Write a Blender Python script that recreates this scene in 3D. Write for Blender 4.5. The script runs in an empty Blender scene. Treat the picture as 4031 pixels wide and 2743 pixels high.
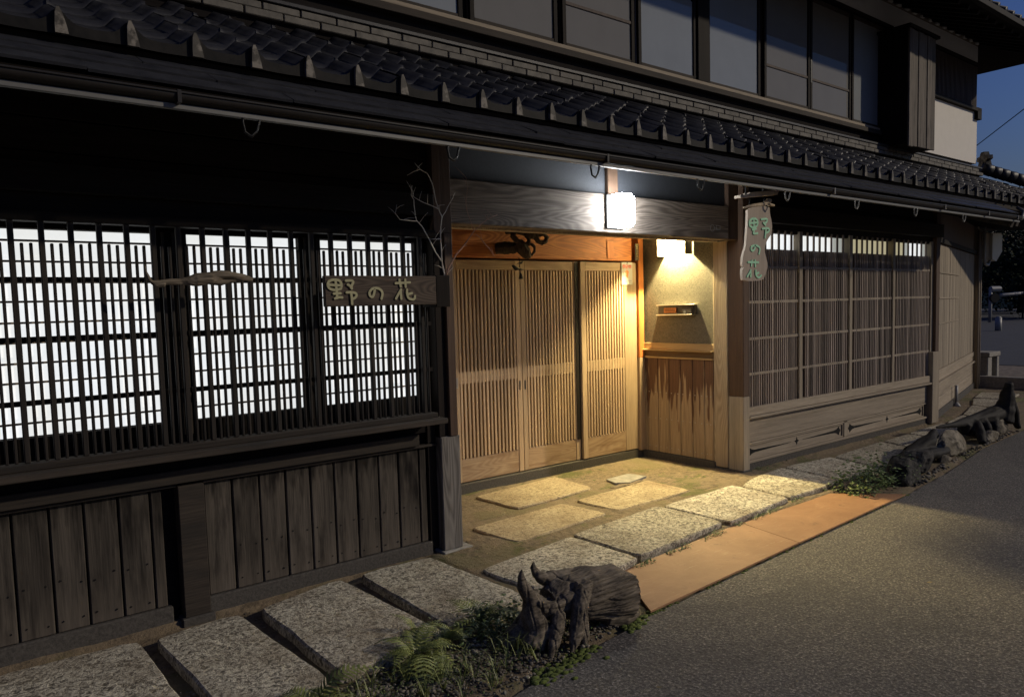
import bpy, bmesh, math, random
from mathutils import Vector, Matrix, noise
random.seed(7)
sc = bpy.context.scene
COL = sc.collection
R = math.radians

# ------------------------------------------------------------------ camera
cam_d = bpy.data.cameras.new('camera')
cam = bpy.data.objects.new('camera', cam_d); COL.objects.link(cam)
cam_d.sensor_width = 36.0
cam_d.lens = 2976.24 / 4031 * 36
cam_d.shift_y = 68.08 / 4031
cam_d.clip_start = 0.05; cam_d.clip_end = 600
yaw, pit, rol = R(38.574), R(4.3938), R(1.5693)
fw = Vector((math.sin(yaw)*math.cos(pit), math.cos(yaw)*math.cos(pit), -math.sin(pit)))
r0 = Vector((math.cos(yaw), -math.sin(yaw), 0)); d0 = fw.cross(r0)
rt = r0*math.cos(rol) + d0*math.sin(rol); dn = -r0*math.sin(rol) + d0*math.cos(rol)
m = Matrix((rt, -dn, -fw)).transposed().to_4x4(); m.translation = (0, 0, 1.55)
cam.matrix_world = m
sc.camera = cam

# ------------------------------------------------------------------ sky, sun, exposure
SUN = Vector((0.90, -0.80, 0.56)).normalized()
w = bpy.data.worlds.new('World'); sc.world = w; w.use_nodes = True
wn = w.node_tree.nodes; wl = w.node_tree.links
bg = wn['Background']
sky = wn.new('ShaderNodeTexSky'); sky.sky_type = 'NISHITA'; sky.sun_disc = False
sky.sun_elevation = R(-3.0); sky.sun_rotation = math.atan2(SUN.x, SUN.y)
sky.altitude = 0; sky.air_density = 1.2; sky.dust_density = 0.6; sky.ozone_density = 3.0
tint = wn.new('ShaderNodeMix'); tint.data_type = 'RGBA'; tint.blend_type = 'MULTIPLY'; tint.inputs[0].default_value = 1
tint.inputs[7].default_value = (.80, 1.05, 1.10, 1)
wl.new(sky.outputs[0], tint.inputs[6]); wl.new(tint.outputs[2], bg.inputs[0]); bg.inputs[1].default_value = 2.1
sd = bpy.data.lights.new('sun', 'SUN'); sd.energy = 1.6; sd.angle = R(1.5); sd.color = (1.0, 0.87, 0.68)
so = bpy.data.objects.new('sun', sd); COL.objects.link(so)
so.rotation_euler = SUN.to_track_quat('Z', 'Y').to_euler()
sc.view_settings.view_transform = 'Standard'; sc.view_settings.look = 'None'
sc.view_settings.exposure = 0; sc.view_settings.gamma = 1; sc.view_settings.use_curve_mapping = False
sc.cycles.use_denoising = True
sc.cycles.max_bounces = 6

# ------------------------------------------------------------------ materials
def newmat(name):
    mt = bpy.data.materials.new(name); mt.use_nodes = True
    nt = mt.node_tree; b = nt.nodes['Principled BSDF']
    return mt, nt, b
def N(nt, t, **kw):
    n = nt.nodes.new(t)
    for k, v in kw.items():
        if k in n.inputs.keys() if isinstance(k, str) else False: n.inputs[k].default_value = v
        else: setattr(n, k, v)
    return n
def ramp(nt, src, stops):
    r = nt.nodes.new('ShaderNodeValToRGB'); e = r.color_ramp.elements
    while len(e) < len(stops): e.new(0.5)
    for i, (p, c) in enumerate(stops):
        e[i].position = p; e[i].color = (*c, 1) if len(c) == 3 else c
    nt.links.new(src, r.inputs[0]); return r.outputs[0]
def coords(nt, scale, rnd=True, rot=(0,0,0)):
    tc = nt.nodes.new('ShaderNodeTexCoord'); mp = nt.nodes.new('ShaderNodeMapping')
    mp.inputs['Scale'].default_value = scale; mp.inputs['Rotation'].default_value = rot
    src = tc.outputs['Object']
    if rnd:
        oi = nt.nodes.new('ShaderNodeObjectInfo'); vm = nt.nodes.new('ShaderNodeVectorMath'); vm.operation = 'SCALE'
        vm.inputs[0].default_value = (17.3, 9.1, 23.7); nt.links.new(oi.outputs['Random'], vm.inputs['Scale'])
        va = nt.nodes.new('ShaderNodeVectorMath'); va.operation = 'ADD'
        nt.links.new(tc.outputs['Object'], va.inputs[0]); nt.links.new(vm.outputs[0], va.inputs[1]); src = va.outputs[0]
    nt.links.new(src, mp.inputs[0]); return mp.outputs[0]
def noisetex(nt, vec, scale=5, detail=4, rough=.5, dist=0):
    n = nt.nodes.new('ShaderNodeTexNoise'); n.inputs['Scale'].default_value = scale
    n.inputs['Detail'].default_value = detail; n.inputs['Roughness'].default_value = rough
    n.inputs['Distortion'].default_value = dist
    if vec is not None: nt.links.new(vec, n.inputs['Vector'])
    return n.outputs['Fac']
def mix(nt, f, a, b, mode='MIX'):
    mx = nt.nodes.new('ShaderNodeMix'); mx.data_type = 'RGBA'; mx.blend_type = mode
    for s, v in ((mx.inputs[0], f), (mx.inputs[6], a), (mx.inputs[7], b)):
        if isinstance(v, (int, float)): s.default_value = v
        elif isinstance(v, tuple): s.default_value = (*v, 1) if len(v) == 3 else v
        else: nt.links.new(v, s)
    return mx.outputs[2]
def bump(nt, b, h, strength=.3, dist=.01):
    bp = nt.nodes.new('ShaderNodeBump'); bp.inputs['Strength'].default_value = strength; bp.inputs['Distance'].default_value = dist
    nt.links.new(h, bp.inputs['Height']); nt.links.new(bp.outputs[0], b.inputs['Normal'])
def mth(nt, op, a, b=None, c=None):
    n = nt.nodes.new('ShaderNodeMath'); n.operation = op
    for i, v in enumerate((a, b, c)):
        if v is None: continue
        if isinstance(v, (int, float)): n.inputs[i].default_value = v
        else: nt.links.new(v, n.inputs[i])
    return n.outputs[0]

def wood(name, dark, light, axis='Z', rough=.75, stain=None, cathedral=False, tone=.25, fine=160, spec=.3, cat=.5):
    """wood whose grain runs along axis; tone = piece to piece brightness change"""
    mt, nt, b = newmat(name)
    s = {'Z': (1, 1, .035), 'X': (.035, 1, 1), 'Y': (1, .035, 1)}[axis]
    v = coords(nt, s)
    n1 = noisetex(nt, v, fine, 3, .6)
    n2 = noisetex(nt, v, 22, 5, .65, .6)
    f = mth(nt, 'ADD', mth(nt, 'MULTIPLY', n1, .45), mth(nt, 'MULTIPLY', n2, .55))
    if cathedral:
        sv = {'Z': (1, 1, .13), 'X': (.13, 1, 1), 'Y': (1, .13, 1)}[axis]
        v2 = coords(nt, sv)
        n3 = noisetex(nt, v2, 5.5, 1.5, .4, .3)
        wv = mth(nt, 'FRACT', mth(nt, 'MULTIPLY', n3, 26))
        wv = mth(nt, 'ABSOLUTE', mth(nt, 'SUBTRACT', wv, .5))
        f = mth(nt, 'ADD', mth(nt, 'MULTIPLY', f, .62), mth(nt, 'MULTIPLY', wv, cat))
    c = ramp(nt, f, [(.32, dark), (.68, light)])
    oi = nt.nodes.new('ShaderNodeObjectInfo')
    k = mth(nt, 'ADD', mth(nt, 'MULTIPLY', oi.outputs['Random'], tone*2), 1-tone)
    kk = nt.nodes.new('ShaderNodeCombineColor')
    for i in range(3): nt.links.new(k, kk.inputs[i])
    c = mix(nt, 1.0, c, kk.outputs[0], 'MULTIPLY')
    if stain:
        vv = coords(nt, {'Z': (1, 1, .18), 'X': (.18, 1, 1), 'Y': (1, .18, 1)}[axis])
        st = noisetex(nt, vv, 13, 4, .6)
        sm = nt.nodes.new('ShaderNodeMapRange'); sm.inputs[1].default_value = .5; sm.inputs[2].default_value = .72
        nt.links.new(st, sm.inputs[0])
        c = mix(nt, sm.outputs[0], c, stain)
    nt.links.new(c, b.inputs['Base Color'])
    b.inputs['Roughness'].default_value = rough; b.inputs['Specular IOR Level'].default_value = spec
    bump(nt, b, f, .5, .004)
    return mt

def flat(name, col, rough=.6, metal=0, var=.15, scale=20, bmp=.2, spec=.5):
    mt, nt, b = newmat(name)
    f = noisetex(nt, coords(nt, (1, 1, 1)), scale, 5, .6)
    c = ramp(nt, f, [(.3, tuple(x*(1-var) for x in col)), (.7, tuple(min(1, x*(1+var)) for x in col))])
    nt.links.new(c, b.inputs['Base Color']); b.inputs['Roughness'].default_value = rough
    b.inputs['Metallic'].default_value = metal; b.inputs['Specular IOR Level'].default_value = spec
    if bmp: bump(nt, b, f, bmp, .004)
    return mt

def emis(name, col, strength, grain=0.0):
    mt, nt, b = newmat(name)
    b.inputs['Base Color'].default_value = (*[min(.8, x) for x in col], 1)
    b.inputs['Emission Strength'].default_value = strength
    if grain:
        f = noisetex(nt, coords(nt, (1, 1, 1)), 90, 5, .7)
        c = ramp(nt, f, [(.3, tuple(x*(1-grain) for x in col)), (.7, col)])
        big = noisetex(nt, coords(nt, (1, 1, 1)), 2.3, 3, .55); mr = nt.nodes.new('ShaderNodeMapRange'); mr.inputs[1].default_value = .35; mr.inputs[2].default_value = .70; nt.links.new(big, mr.inputs[0])
        c = mix(nt, mth(nt, 'MULTIPLY', mr.outputs[0], .75), c, (col[0]*.86, col[1]*.83, col[2]*.76))
        nt.links.new(c, b.inputs['Emission Color'])
    else: b.inputs['Emission Color'].default_value = (*col, 1)
    return mt

M = {}
M['dark_z'] = wood('dark_stained_wood_upright', (.007, .0055, .005), (.022, .017, .014), 'Z', .7)
M['dark_x'] = wood('dark_stained_wood_level', (.007, .0055, .005), (.024, .019, .015), 'X', .7)
M['sill_x'] = wood('weathered_sill_wood', (.018, .014, .011), (.060, .047, .036), 'X', .8, stain=(.02, .018, .016))
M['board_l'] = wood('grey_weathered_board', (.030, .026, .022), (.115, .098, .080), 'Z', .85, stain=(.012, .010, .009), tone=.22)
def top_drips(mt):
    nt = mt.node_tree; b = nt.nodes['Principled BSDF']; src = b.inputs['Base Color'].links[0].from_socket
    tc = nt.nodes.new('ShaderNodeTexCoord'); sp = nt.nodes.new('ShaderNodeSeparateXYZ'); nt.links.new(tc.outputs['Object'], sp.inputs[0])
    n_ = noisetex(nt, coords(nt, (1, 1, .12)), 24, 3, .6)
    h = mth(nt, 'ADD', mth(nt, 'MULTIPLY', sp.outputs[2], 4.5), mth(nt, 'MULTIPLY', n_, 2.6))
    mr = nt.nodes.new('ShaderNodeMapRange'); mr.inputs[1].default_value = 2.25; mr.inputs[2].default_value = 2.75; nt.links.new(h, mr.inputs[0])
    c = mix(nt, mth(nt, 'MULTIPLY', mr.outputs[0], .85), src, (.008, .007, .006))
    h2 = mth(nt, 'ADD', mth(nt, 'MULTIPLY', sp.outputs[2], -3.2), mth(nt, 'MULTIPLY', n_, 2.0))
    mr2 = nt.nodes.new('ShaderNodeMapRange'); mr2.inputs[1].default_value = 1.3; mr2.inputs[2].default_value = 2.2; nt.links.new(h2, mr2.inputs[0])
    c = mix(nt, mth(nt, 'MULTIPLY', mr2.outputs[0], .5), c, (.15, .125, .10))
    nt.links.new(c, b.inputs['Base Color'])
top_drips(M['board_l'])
M['slat_l'] = wood('lattice_slat_wood', (.010, .008, .007), (.030, .024, .019), 'Z', .75, tone=.3)
M['post_grey'] = wood('grey_post_wood', (.11, .10, .09), (.26, .24, .215), 'Z', .85, cathedral=True, tone=.05)
M['post_brown'] = wood('brown_post_wood', (.045, .026, .017), (.12, .072, .045), 'Z', .7, tone=.1)
M['lintel'] = wood('silvery_brown_lintel_wood', (.10, .080, .064), (.36, .30, .25), 'X', .8, cathedral=True, tone=.02, cat=.34)
M['orange'] = wood('orange_cedar', (.27, .085, .020), (.60, .23, .065), 'X', .6, cathedral=True, tone=.03)
M['orange_z'] = wood('orange_cedar_post', (.34, .10, .025), (.60, .22, .06), 'Z', .6, tone=.03)
M['door_z'] = wood('pale_door_wood_upright', (.30, .205, .125), (.54, .40, .26), 'Z', .6, tone=.16)
M['door_x'] = wood('pale_door_wood_level', (.30, .20, .12), (.55, .41, .265), 'X', .6, cathedral=True, tone=.10, stain=(.22, .13, .07), cat=.3)
M['door_back'] = wood('door_inner_panel', (.16, .085, .035), (.27, .155, .07), 'Z', .5)
M['slat_r'] = wood('right_lattice_slat_wood', (.14, .115, .095), (.38, .315, .26), 'Z', .75, tone=.45)
M['back_r'] = wood('purple_brown_shutter_wood', (.065, .050, .045), (.12, .095, .083), 'Z', .75, tone=.1)
M['frame_r'] = wood('grey_brown_frame_wood', (.20, .165, .12), (.42, .35, .265), 'X', .8, tone=.1)
M['frame_rz'] = wood('grey_brown_frame_wood_upright', (.18, .15, .112), (.40, .335, .25), 'Z', .8, tone=.1)
M['pale_z'] = wood('pale_fresh_post_wood', (.30, .23, .15), (.50, .40, .28), 'Z', .7, cathedral=True, tone=.03)
M['shelf_y'] = wood('honey_shelf_wood', (.30, .20, .09), (.52, .38, .2), 'Y', .45, tone=.05)
M['groove_y'] = wood('dark_groove_wood', (.08, .045, .022), (.2, .12, .06), 'Y', .6, tone=.05)
M['box_z'] = wood('shutter_box_board_wood', (.05, .042, .034), (.20, .17, .14), 'Z', .8, tone=.25, stain=(.035, .028, .024))
M['sign_x'] = wood('sign_board_wood', (.042, .030, .023), (.12, .090, .066), 'X', .75, cathedral=True, tone=.02)
M['sign_z'] = wood('pale_hanging_sign_wood', (.30, .245, .19), (.44, .37, .295), 'Z', .75, tone=.02)
M['drift'] = wood('driftwood', (.014, .011, .008), (.29, .24, .18), 'X', .85, tone=.02, stain=(.010, .009, .008))
M['drift_dark'] = wood('dark_wet_driftwood', (.006, .006, .006), (.035, .031, .028), 'X', .7, tone=.02)
M['root'] = wood('dark_root_wood', (.012, .009, .007), (.10, .07, .045), 'Z', .8, tone=.02)
M['twig'] = flat('twig_bark', (.60, .56, .50), .7)
M['twig_brown'] = flat('brown_twig_bark', (.28, .16, .12), .7)
M['plaster_dark'] = flat('dark_grey_plaster', (.040, .044, .052), .7, var=.12, scale=60, bmp=.25)
M['plaster_white'] = flat('white_plaster', (.76, .72, .65), .85, var=.03, scale=8, bmp=.1)
M['iron'] = flat('black_iron', (.015, .015, .015), .5, .6)
M['gutter'] = flat('brown_gutter_plastic', (.026, .023, .021), .4, 0, .1)
M['gutter_pale'] = flat('pale_gutter_underside', (.13, .128, .12), .5, 0, .1)
M['stone_base'] = flat('grey_footing_stone', (.065, .058, .050), .9, var=.4, scale=70, bmp=.6)
M['concrete'] = flat('pale_concrete', (.27, .255, .225), .9, var=.25, scale=25, bmp=.5)
M['white_plastic'] = flat('white_plastic', (.50, .50, .46), .4, var=.04)
M['metal'] = flat('brushed_metal', (.45, .43, .40), .3, .9, .05)
M['gold'] = flat('pale_gold_paint', (.36, .34, .19), .6, var=.1)
M['green_paint'] = flat('pale_green_paint', (.34, .66, .42), .7, var=.08)
M['paper_white'] = flat('paper_white', (.42, .41, .38), .7, var=.02, bmp=0)
M['red'] = flat('red_print', (.60, .07, .04), .7, var=.02, bmp=0)
M['print_orange'] = flat('orange_print', (.70, .22, .07), .7, var=.02, bmp=0)
M['print_grey'] = flat('grey_print', (.28, .27, .32), .7, var=.02, bmp=0)
M['sticker_dark'] = flat('dark_sticker', (.035, .030, .028), .5, var=.02, bmp=0)
M['sticker_gold'] = flat('gold_print', (.62, .52, .22), .5, var=.02, bmp=0)
M['shoji'] = emis('lit_paper_screen', (.90, .93, .95), .98, .08)
M['shoji_cream'] = emis('lit_cream_screen', (.52, .47, .30), .80, .10)
M['shoji_dim'] = emis('dim_lit_screen', (.45, .47, .44), .75, .10)
M['lamp_white'] = emis('lit_white_lamp_glass', (.93, .97, 1.0), 85.0)
M['lamp_warm'] = emis('lit_warm_lamp_glass', (1.0, .80, .42), 58.0)
M['curtain'] = flat('grey_curtain', (.42, .44, .48), .9, var=.1)
M['paper_grey'] = flat('grey_window_screen', (.15, .145, .135), .9, var=.06, scale=3, bmp=0)
M['paper_blue'] = flat('frosted_window_screen', (.22, .24, .255), .9, var=.06, scale=3, bmp=0)
for k_, c_ in (('paper_grey', .35), ('paper_blue', .65)):
    b_ = M[k_].node_tree.nodes['Principled BSDF']; b_.inputs['Coat Weight'].default_value = c_; b_.inputs['Coat Roughness'].default_value = .03
M['board_dark'] = wood('near_black_board', (.008, .007, .007), (.022, .019, .018), 'X', .85)  # near black wood for cores, backings and soffits
M['pole_grey'] = flat('grey_painted_pole', (.34, .34, .32), .5)

def glass_mat():
    mt = bpy.data.materials.new('window_glass'); mt.use_nodes = True; nt = mt.node_tree
    for n in list(nt.nodes): nt.nodes.remove(n)
    o = nt.nodes.new('ShaderNodeOutputMaterial'); mx = nt.nodes.new('ShaderNodeMixShader')
    t = nt.nodes.new('ShaderNodeBsdfTransparent'); g = nt.nodes.new('ShaderNodeBsdfGlossy'); g.inputs['Roughness'].default_value = .02
    t.inputs[0].default_value = (.86, .88, .88, 1)
    fr = nt.nodes.new('ShaderNodeFresnel'); fr.inputs[0].default_value = 1.55
    nt.links.new(fr.outputs[0], mx.inputs[0]); nt.links.new(t.outputs[0], mx.inputs[1]); nt.links.new(g.outputs[0], mx.inputs[2])
    nt.links.new(mx.outputs[0], o.inputs[0]); return mt
M['glass'] = glass_mat()

def recess_board_mat():
    # dark red-brown at the top, bleached pale in ragged tongues from the foot up (rain splash)
    mt, nt, b = newmat('sun_bleached_recess_board')
    v = coords(nt, (1, 1, .035)); n1 = noisetex(nt, v, 90, 4, .6)
    dark = ramp(nt, n1, [(.3, (.075, .034, .019)), (.7, (.15, .074, .042))])
    pale = ramp(nt, n1, [(.3, (.24, .165, .10)), (.7, (.44, .33, .21))])
    v2 = coords(nt, (1, 1, .10)); n2 = noisetex(nt, v2, 26, 2, .5)
    tc = nt.nodes.new('ShaderNodeTexCoord'); sp = nt.nodes.new('ShaderNodeSeparateXYZ'); nt.links.new(tc.outputs['Object'], sp.inputs[0])
    h = mth(nt, 'ADD', mth(nt, 'MULTIPLY', sp.outputs[2], -3.4), mth(nt, 'MULTIPLY', n2, 5.2))
    oi = nt.nodes.new('ShaderNodeObjectInfo')
    h = mth(nt, 'ADD', h, mth(nt, 'MULTIPLY', oi.outputs['Random'], .7))
    mr = nt.nodes.new('ShaderNodeMapRange'); mr.inputs[1].default_value = 2.35; mr.inputs[2].default_value = 2.75; nt.links.new(h, mr.inputs[0])
    nt.links.new(mix(nt, mr.outputs[0], dark, pale), b.inputs['Base Color']); b.inputs['Roughness'].default_value = .7
    bump(nt, b, n1, .3, .003); return mt
M['recess_board'] = recess_board_mat()

def sand_wall_mat():
    mt, nt, b = newmat('flecked_sand_plaster')
    v = coords(nt, (1, 1, 1), False)
    n1 = noisetex(nt, v, 75, 3, .7, 1.5); n2 = noisetex(nt, v, 6, 4, .6)
    c = ramp(nt, n1, [(.42, (.065, .060, .047)), (.56, (.165, .152, .118))])
    c = mix(nt, mth(nt, 'MULTIPLY', n2, .5), c, (.11, .095, .06))
    nt.links.new(c, b.inputs['Base Color']); b.inputs['Roughness'].default_value = .85
    bump(nt, b, n1, .5, .004); return mt
M['sand_wall'] = sand_wall_mat()

def granite_mat(name, c0, c1, c2, scale=55, moss=.0):
    mt, nt, b = newmat(name)
    v = coords(nt, (1, 1, 1))
    n1 = noisetex(nt, v, scale, 3, .65, .8)
    n2 = noisetex(nt, v, scale*2.6, 3, .7)
    n3 = noisetex(nt, v, 3.5, 4, .6)
    f = mth(nt, 'ADD', mth(nt, 'MULTIPLY', n1, .72), mth(nt, 'MULTIPLY', n2, .28))
    c = ramp(nt, f, [(.40, c0), (.475, c1), (.58, c2)])
    mr0 = nt.nodes.new('ShaderNodeMapRange'); mr0.inputs[1].default_value = .42; mr0.inputs[2].default_value = .68; nt.links.new(n3, mr0.inputs[0])
    c = mix(nt, mth(nt, 'MULTIPLY', mr0.outputs[0], .6), c, (c1[0]*.50, c1[1]*.42, c1[2]*.33))
    if moss:
        mr = nt.nodes.new('ShaderNodeMapRange'); mr.inputs[1].default_value = .52; mr.inputs[2].default_value = .62
        nt.links.new(noisetex(nt, v, 5, 5, .65), mr.inputs[0])
        c = mix(nt, mth(nt, 'MULTIPLY', mr.outputs[0], moss), c, (.10, .11, .035))
    oi = nt.nodes.new('ShaderNodeObjectInfo')
    c = mix(nt, 1.0, c, ramp(nt, oi.outputs['Random'], [(0, (.70, .68, .66)), (.5, (1.0, .98, .92)), (1, (1.12, 1.10, 1.08))]), 'MULTIPLY')
    nt.links.new(c, b.inputs['Base Color']); b.inputs['Roughness'].default_value = .85
    bump(nt, b, f, .9, .012); return mt
M['granite'] = granite_mat('pecked_granite', (.085, .075, .058), (.31, .285, .23), (.62, .58, .47), 42)
M['granite_in'] = granite_mat('worn_granite', (.22, .17, .105), (.42, .34, .215), (.54, .45, .30), 40)
M['rock'] = granite_mat('dark_rock', (.012, .013, .015), (.035, .035, .036), (.075, .072, .068), 12)
M['rock_pale'] = granite_mat('pale_broken_stone', (.07, .065, .055), (.17, .155, .125), (.30, .27, .22), 10)
M['gravel'] = granite_mat('pebble_stone', (.04, .037, .032), (.14, .128, .105), (.34, .31, .25), 9)

def soil_mat():
    mt, nt, b = newmat('trodden_earth_and_moss')
    v = coords(nt, (1, 1, 1), False)
    n1 = noisetex(nt, v, 26, 6, .7); n2 = noisetex(nt, v, 2.6, 5, .6, .5); n3 = noisetex(nt, v, 1.3, 4, .6)
    c = ramp(nt, n1, [(.3, (.075, .056, .034)), (.7, (.27, .205, .128))])
    mr = nt.nodes.new('ShaderNodeMapRange'); mr.inputs[1].default_value = .50; mr.inputs[2].default_value = .60; nt.links.new(n2, mr.inputs[0])
    c = mix(nt, mth(nt, 'MULTIPLY', mr.outputs[0], .75), c, (.085, .095, .022))
    mr2 = nt.nodes.new('ShaderNodeMapRange'); mr2.inputs[1].default_value = .52; mr2.inputs[2].default_value = .56; nt.links.new(n3, mr2.inputs[0])
    c = mix(nt, mth(nt, 'MULTIPLY', mr2.outputs[0], .55), c, (.22, .165, .10))
    nt.links.new(c, b.inputs['Base Color']); b.inputs['Roughness'].default_value = .95
    bump(nt, b, mth(nt, 'ADD', n1, n2), .8, .02); return mt
M['soil'] = soil_mat()

def asphalt_mat():
    mt, nt, b = newmat('worn_asphalt')
    v = coords(nt, (1, 1, 1), False)
    n1 = noisetex(nt, v, 75, 4, .8); n2 = noisetex(nt, v, 2.2, 4, .6)
    vo = nt.nodes.new('ShaderNodeTexVoronoi'); vo.inputs['Scale'].default_value = 48; nt.links.new(v, vo.inputs['Vector'])
    c = ramp(nt, n1, [(.38, (.050, .044, .037)), (.55, (.155, .138, .116)), (.68, (.50, .46, .40))])
    c2 = ramp(nt, vo.outputs['Color'], [(.2, (.75, .75, .75)), (.9, (1.25, 1.23, 1.2))])
    c = mix(nt, 1.0, c, c2, 'MULTIPLY')
    c = mix(nt, mth(nt, 'MULTIPLY', n2, .45), c, (.04, .038, .036))
    n5 = noisetex(nt, v, .7, 6, .7, .8); mr5 = nt.nodes.new('ShaderNodeMapRange'); mr5.inputs[1].default_value = .50; mr5.inputs[2].default_value = .60; nt.links.new(n5, mr5.inputs[0])
    c = mix(nt, mth(nt, 'MULTIPLY', mr5.outputs[0], .35), c, (.05, .045, .04))
    cr = mth(nt, 'ABSOLUTE', mth(nt, 'SUBTRACT', noisetex(nt, v, .55, 5, .62, .3), .5)); mr6 = nt.nodes.new('ShaderNodeMapRange'); mr6.inputs[1].default_value = .0; mr6.inputs[2].default_value = .0016; mr6.inputs[3].default_value = 1; mr6.inputs[4].default_value = 0; nt.links.new(cr, mr6.inputs[0])
    c = mix(nt, mth(nt, 'MULTIPLY', mr6.outputs[0], .6), c, (.012, .011, .010))
    nt.links.new(c, b.inputs['Base Color']); b.inputs['Roughness'].default_value = .85
    bump(nt, b, mth(nt, 'ADD', n1, vo.outputs['Distance']), .5, .006); return mt
M['asphalt'] = asphalt_mat()

def plate_mat():
    mt, nt, b = newmat('rusty_ochre_steel')
    v = coords(nt, (1, 1, 1))
    n1 = noisetex(nt, v, 3, 6, .65, .4); n2 = noisetex(nt, v, 60, 4, .7)
    c = ramp(nt, n1, [(.3, (.26, .125, .055)), (.7, (.40, .215, .105))])
    c = mix(nt, mth(nt, 'MULTIPLY', n2, .25), c, (.16, .09, .05))
    n3 = noisetex(nt, coords(nt, (.12, 1, 1), True, (0, 0, .06)), 60, 3, .7); mr = nt.nodes.new('ShaderNodeMapRange'); mr.inputs[1].default_value = .60; mr.inputs[2].default_value = .70; nt.links.new(n3, mr.inputs[0])
    c = mix(nt, mth(nt, 'MULTIPLY', mr.outputs[0], .45), c, (.46, .30, .17))
    n4 = noisetex(nt, v, 9, 6, .75); mr2 = nt.nodes.new('ShaderNodeMapRange'); mr2.inputs[1].default_value = .60; mr2.inputs[2].default_value = .68; nt.links.new(n4, mr2.inputs[0])
    c = mix(nt, mth(nt, 'MULTIPLY', mr2.outputs[0], .5), c, (.11, .06, .035))
    nt.links.new(c, b.inputs['Base Color']); b.inputs['Roughness'].default_value = .7
    bump(nt, b, n2, .25, .002); return mt
M['plate'] = plate_mat()

def tile_mat(name, c0, c1, rough, patch=0):
    mt, nt, b = newmat(name)
    v = coords(nt, (1, 1, 1)); n1 = noisetex(nt, v, 9, 5, .65); n2 = noisetex(nt, v, 70, 3, .6)
    c = ramp(nt, n1, [(.3, c0), (.7, c1)])
    if patch:
        mr = nt.nodes.new('ShaderNodeMapRange'); mr.inputs[1].default_value = .50; mr.inputs[2].default_value = .60
        nt.links.new(noisetex(nt, v, 16, 4, .6), mr.inputs[0]); c = mix(nt, mth(nt, 'MULTIPLY', mr.outputs[0], patch), c, (.24, .215, .18))
    nt.links.new(c, b.inputs['Base Color']); b.inputs['Roughness'].default_value = rough
    bump(nt, b, n2, .15, .003); return mt
M['tile'] = tile_mat('smoked_roof_tile', (.011, .011, .014), (.032, .033, .038), .5)
M['tile_eave'] = tile_mat('smoked_eave_tile', (.035, .031, .026), (.11, .10, .082), .6, .8)
M['tile_front'] = tile_mat('dark_eave_tile_face', (.010, .010, .010), (.026, .024, .022), .55)
for k_, s_ in (('tile', .30), ('tile_front', .06), ('tile_eave', .2)): M[k_].node_tree.nodes['Principled BSDF'].inputs['Specular IOR Level'].default_value = s_
M['noshi'] = tile_mat('flat_ridge_tile', (.055, .050, .042), (.165, .150, .125), .75)
M['shingle'] = tile_mat('slate_eave_board', (.014, .015, .019), (.040, .041, .047), .5)

def leaf_mat(name, c0, c1):
    mt, nt, b = newmat(name)
    f = noisetex(nt, coords(nt, (1, 1, 1)), 25, 3, .6)
    nt.links.new(ramp(nt, f, [(.3, c0), (.7, c1)]), b.inputs['Base Color'])
    b.inputs['Roughness'].default_value = .5; return mt
M['fern'] = leaf_mat('fern_green', (.085, .11, .022), (.27, .30, .08))
M['leaf'] = leaf_mat('weed_green', (.05, .085, .02), (.16, .21, .06))
M['crown'] = leaf_mat('tree_leaf_green', (.008, .014, .006), (.022, .032, .012))
for k_, s_ in (('gutter', .2), ('shingle', .25), ('board_dark', .05), ('dark_x', .12), ('dark_z', .12), ('drift', .12), ('drift_dark', .15), ('crown', .05), ('rock', .2), ('rock_pale', .2), ('board_l', .15)): M[k_].node_tree.nodes['Principled BSDF'].inputs['Specular IOR Level'].default_value = s_
M['moss'] = flat('moss', (.085, .11, .018), .95, var=.5, scale=60, bmp=.8)

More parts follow.
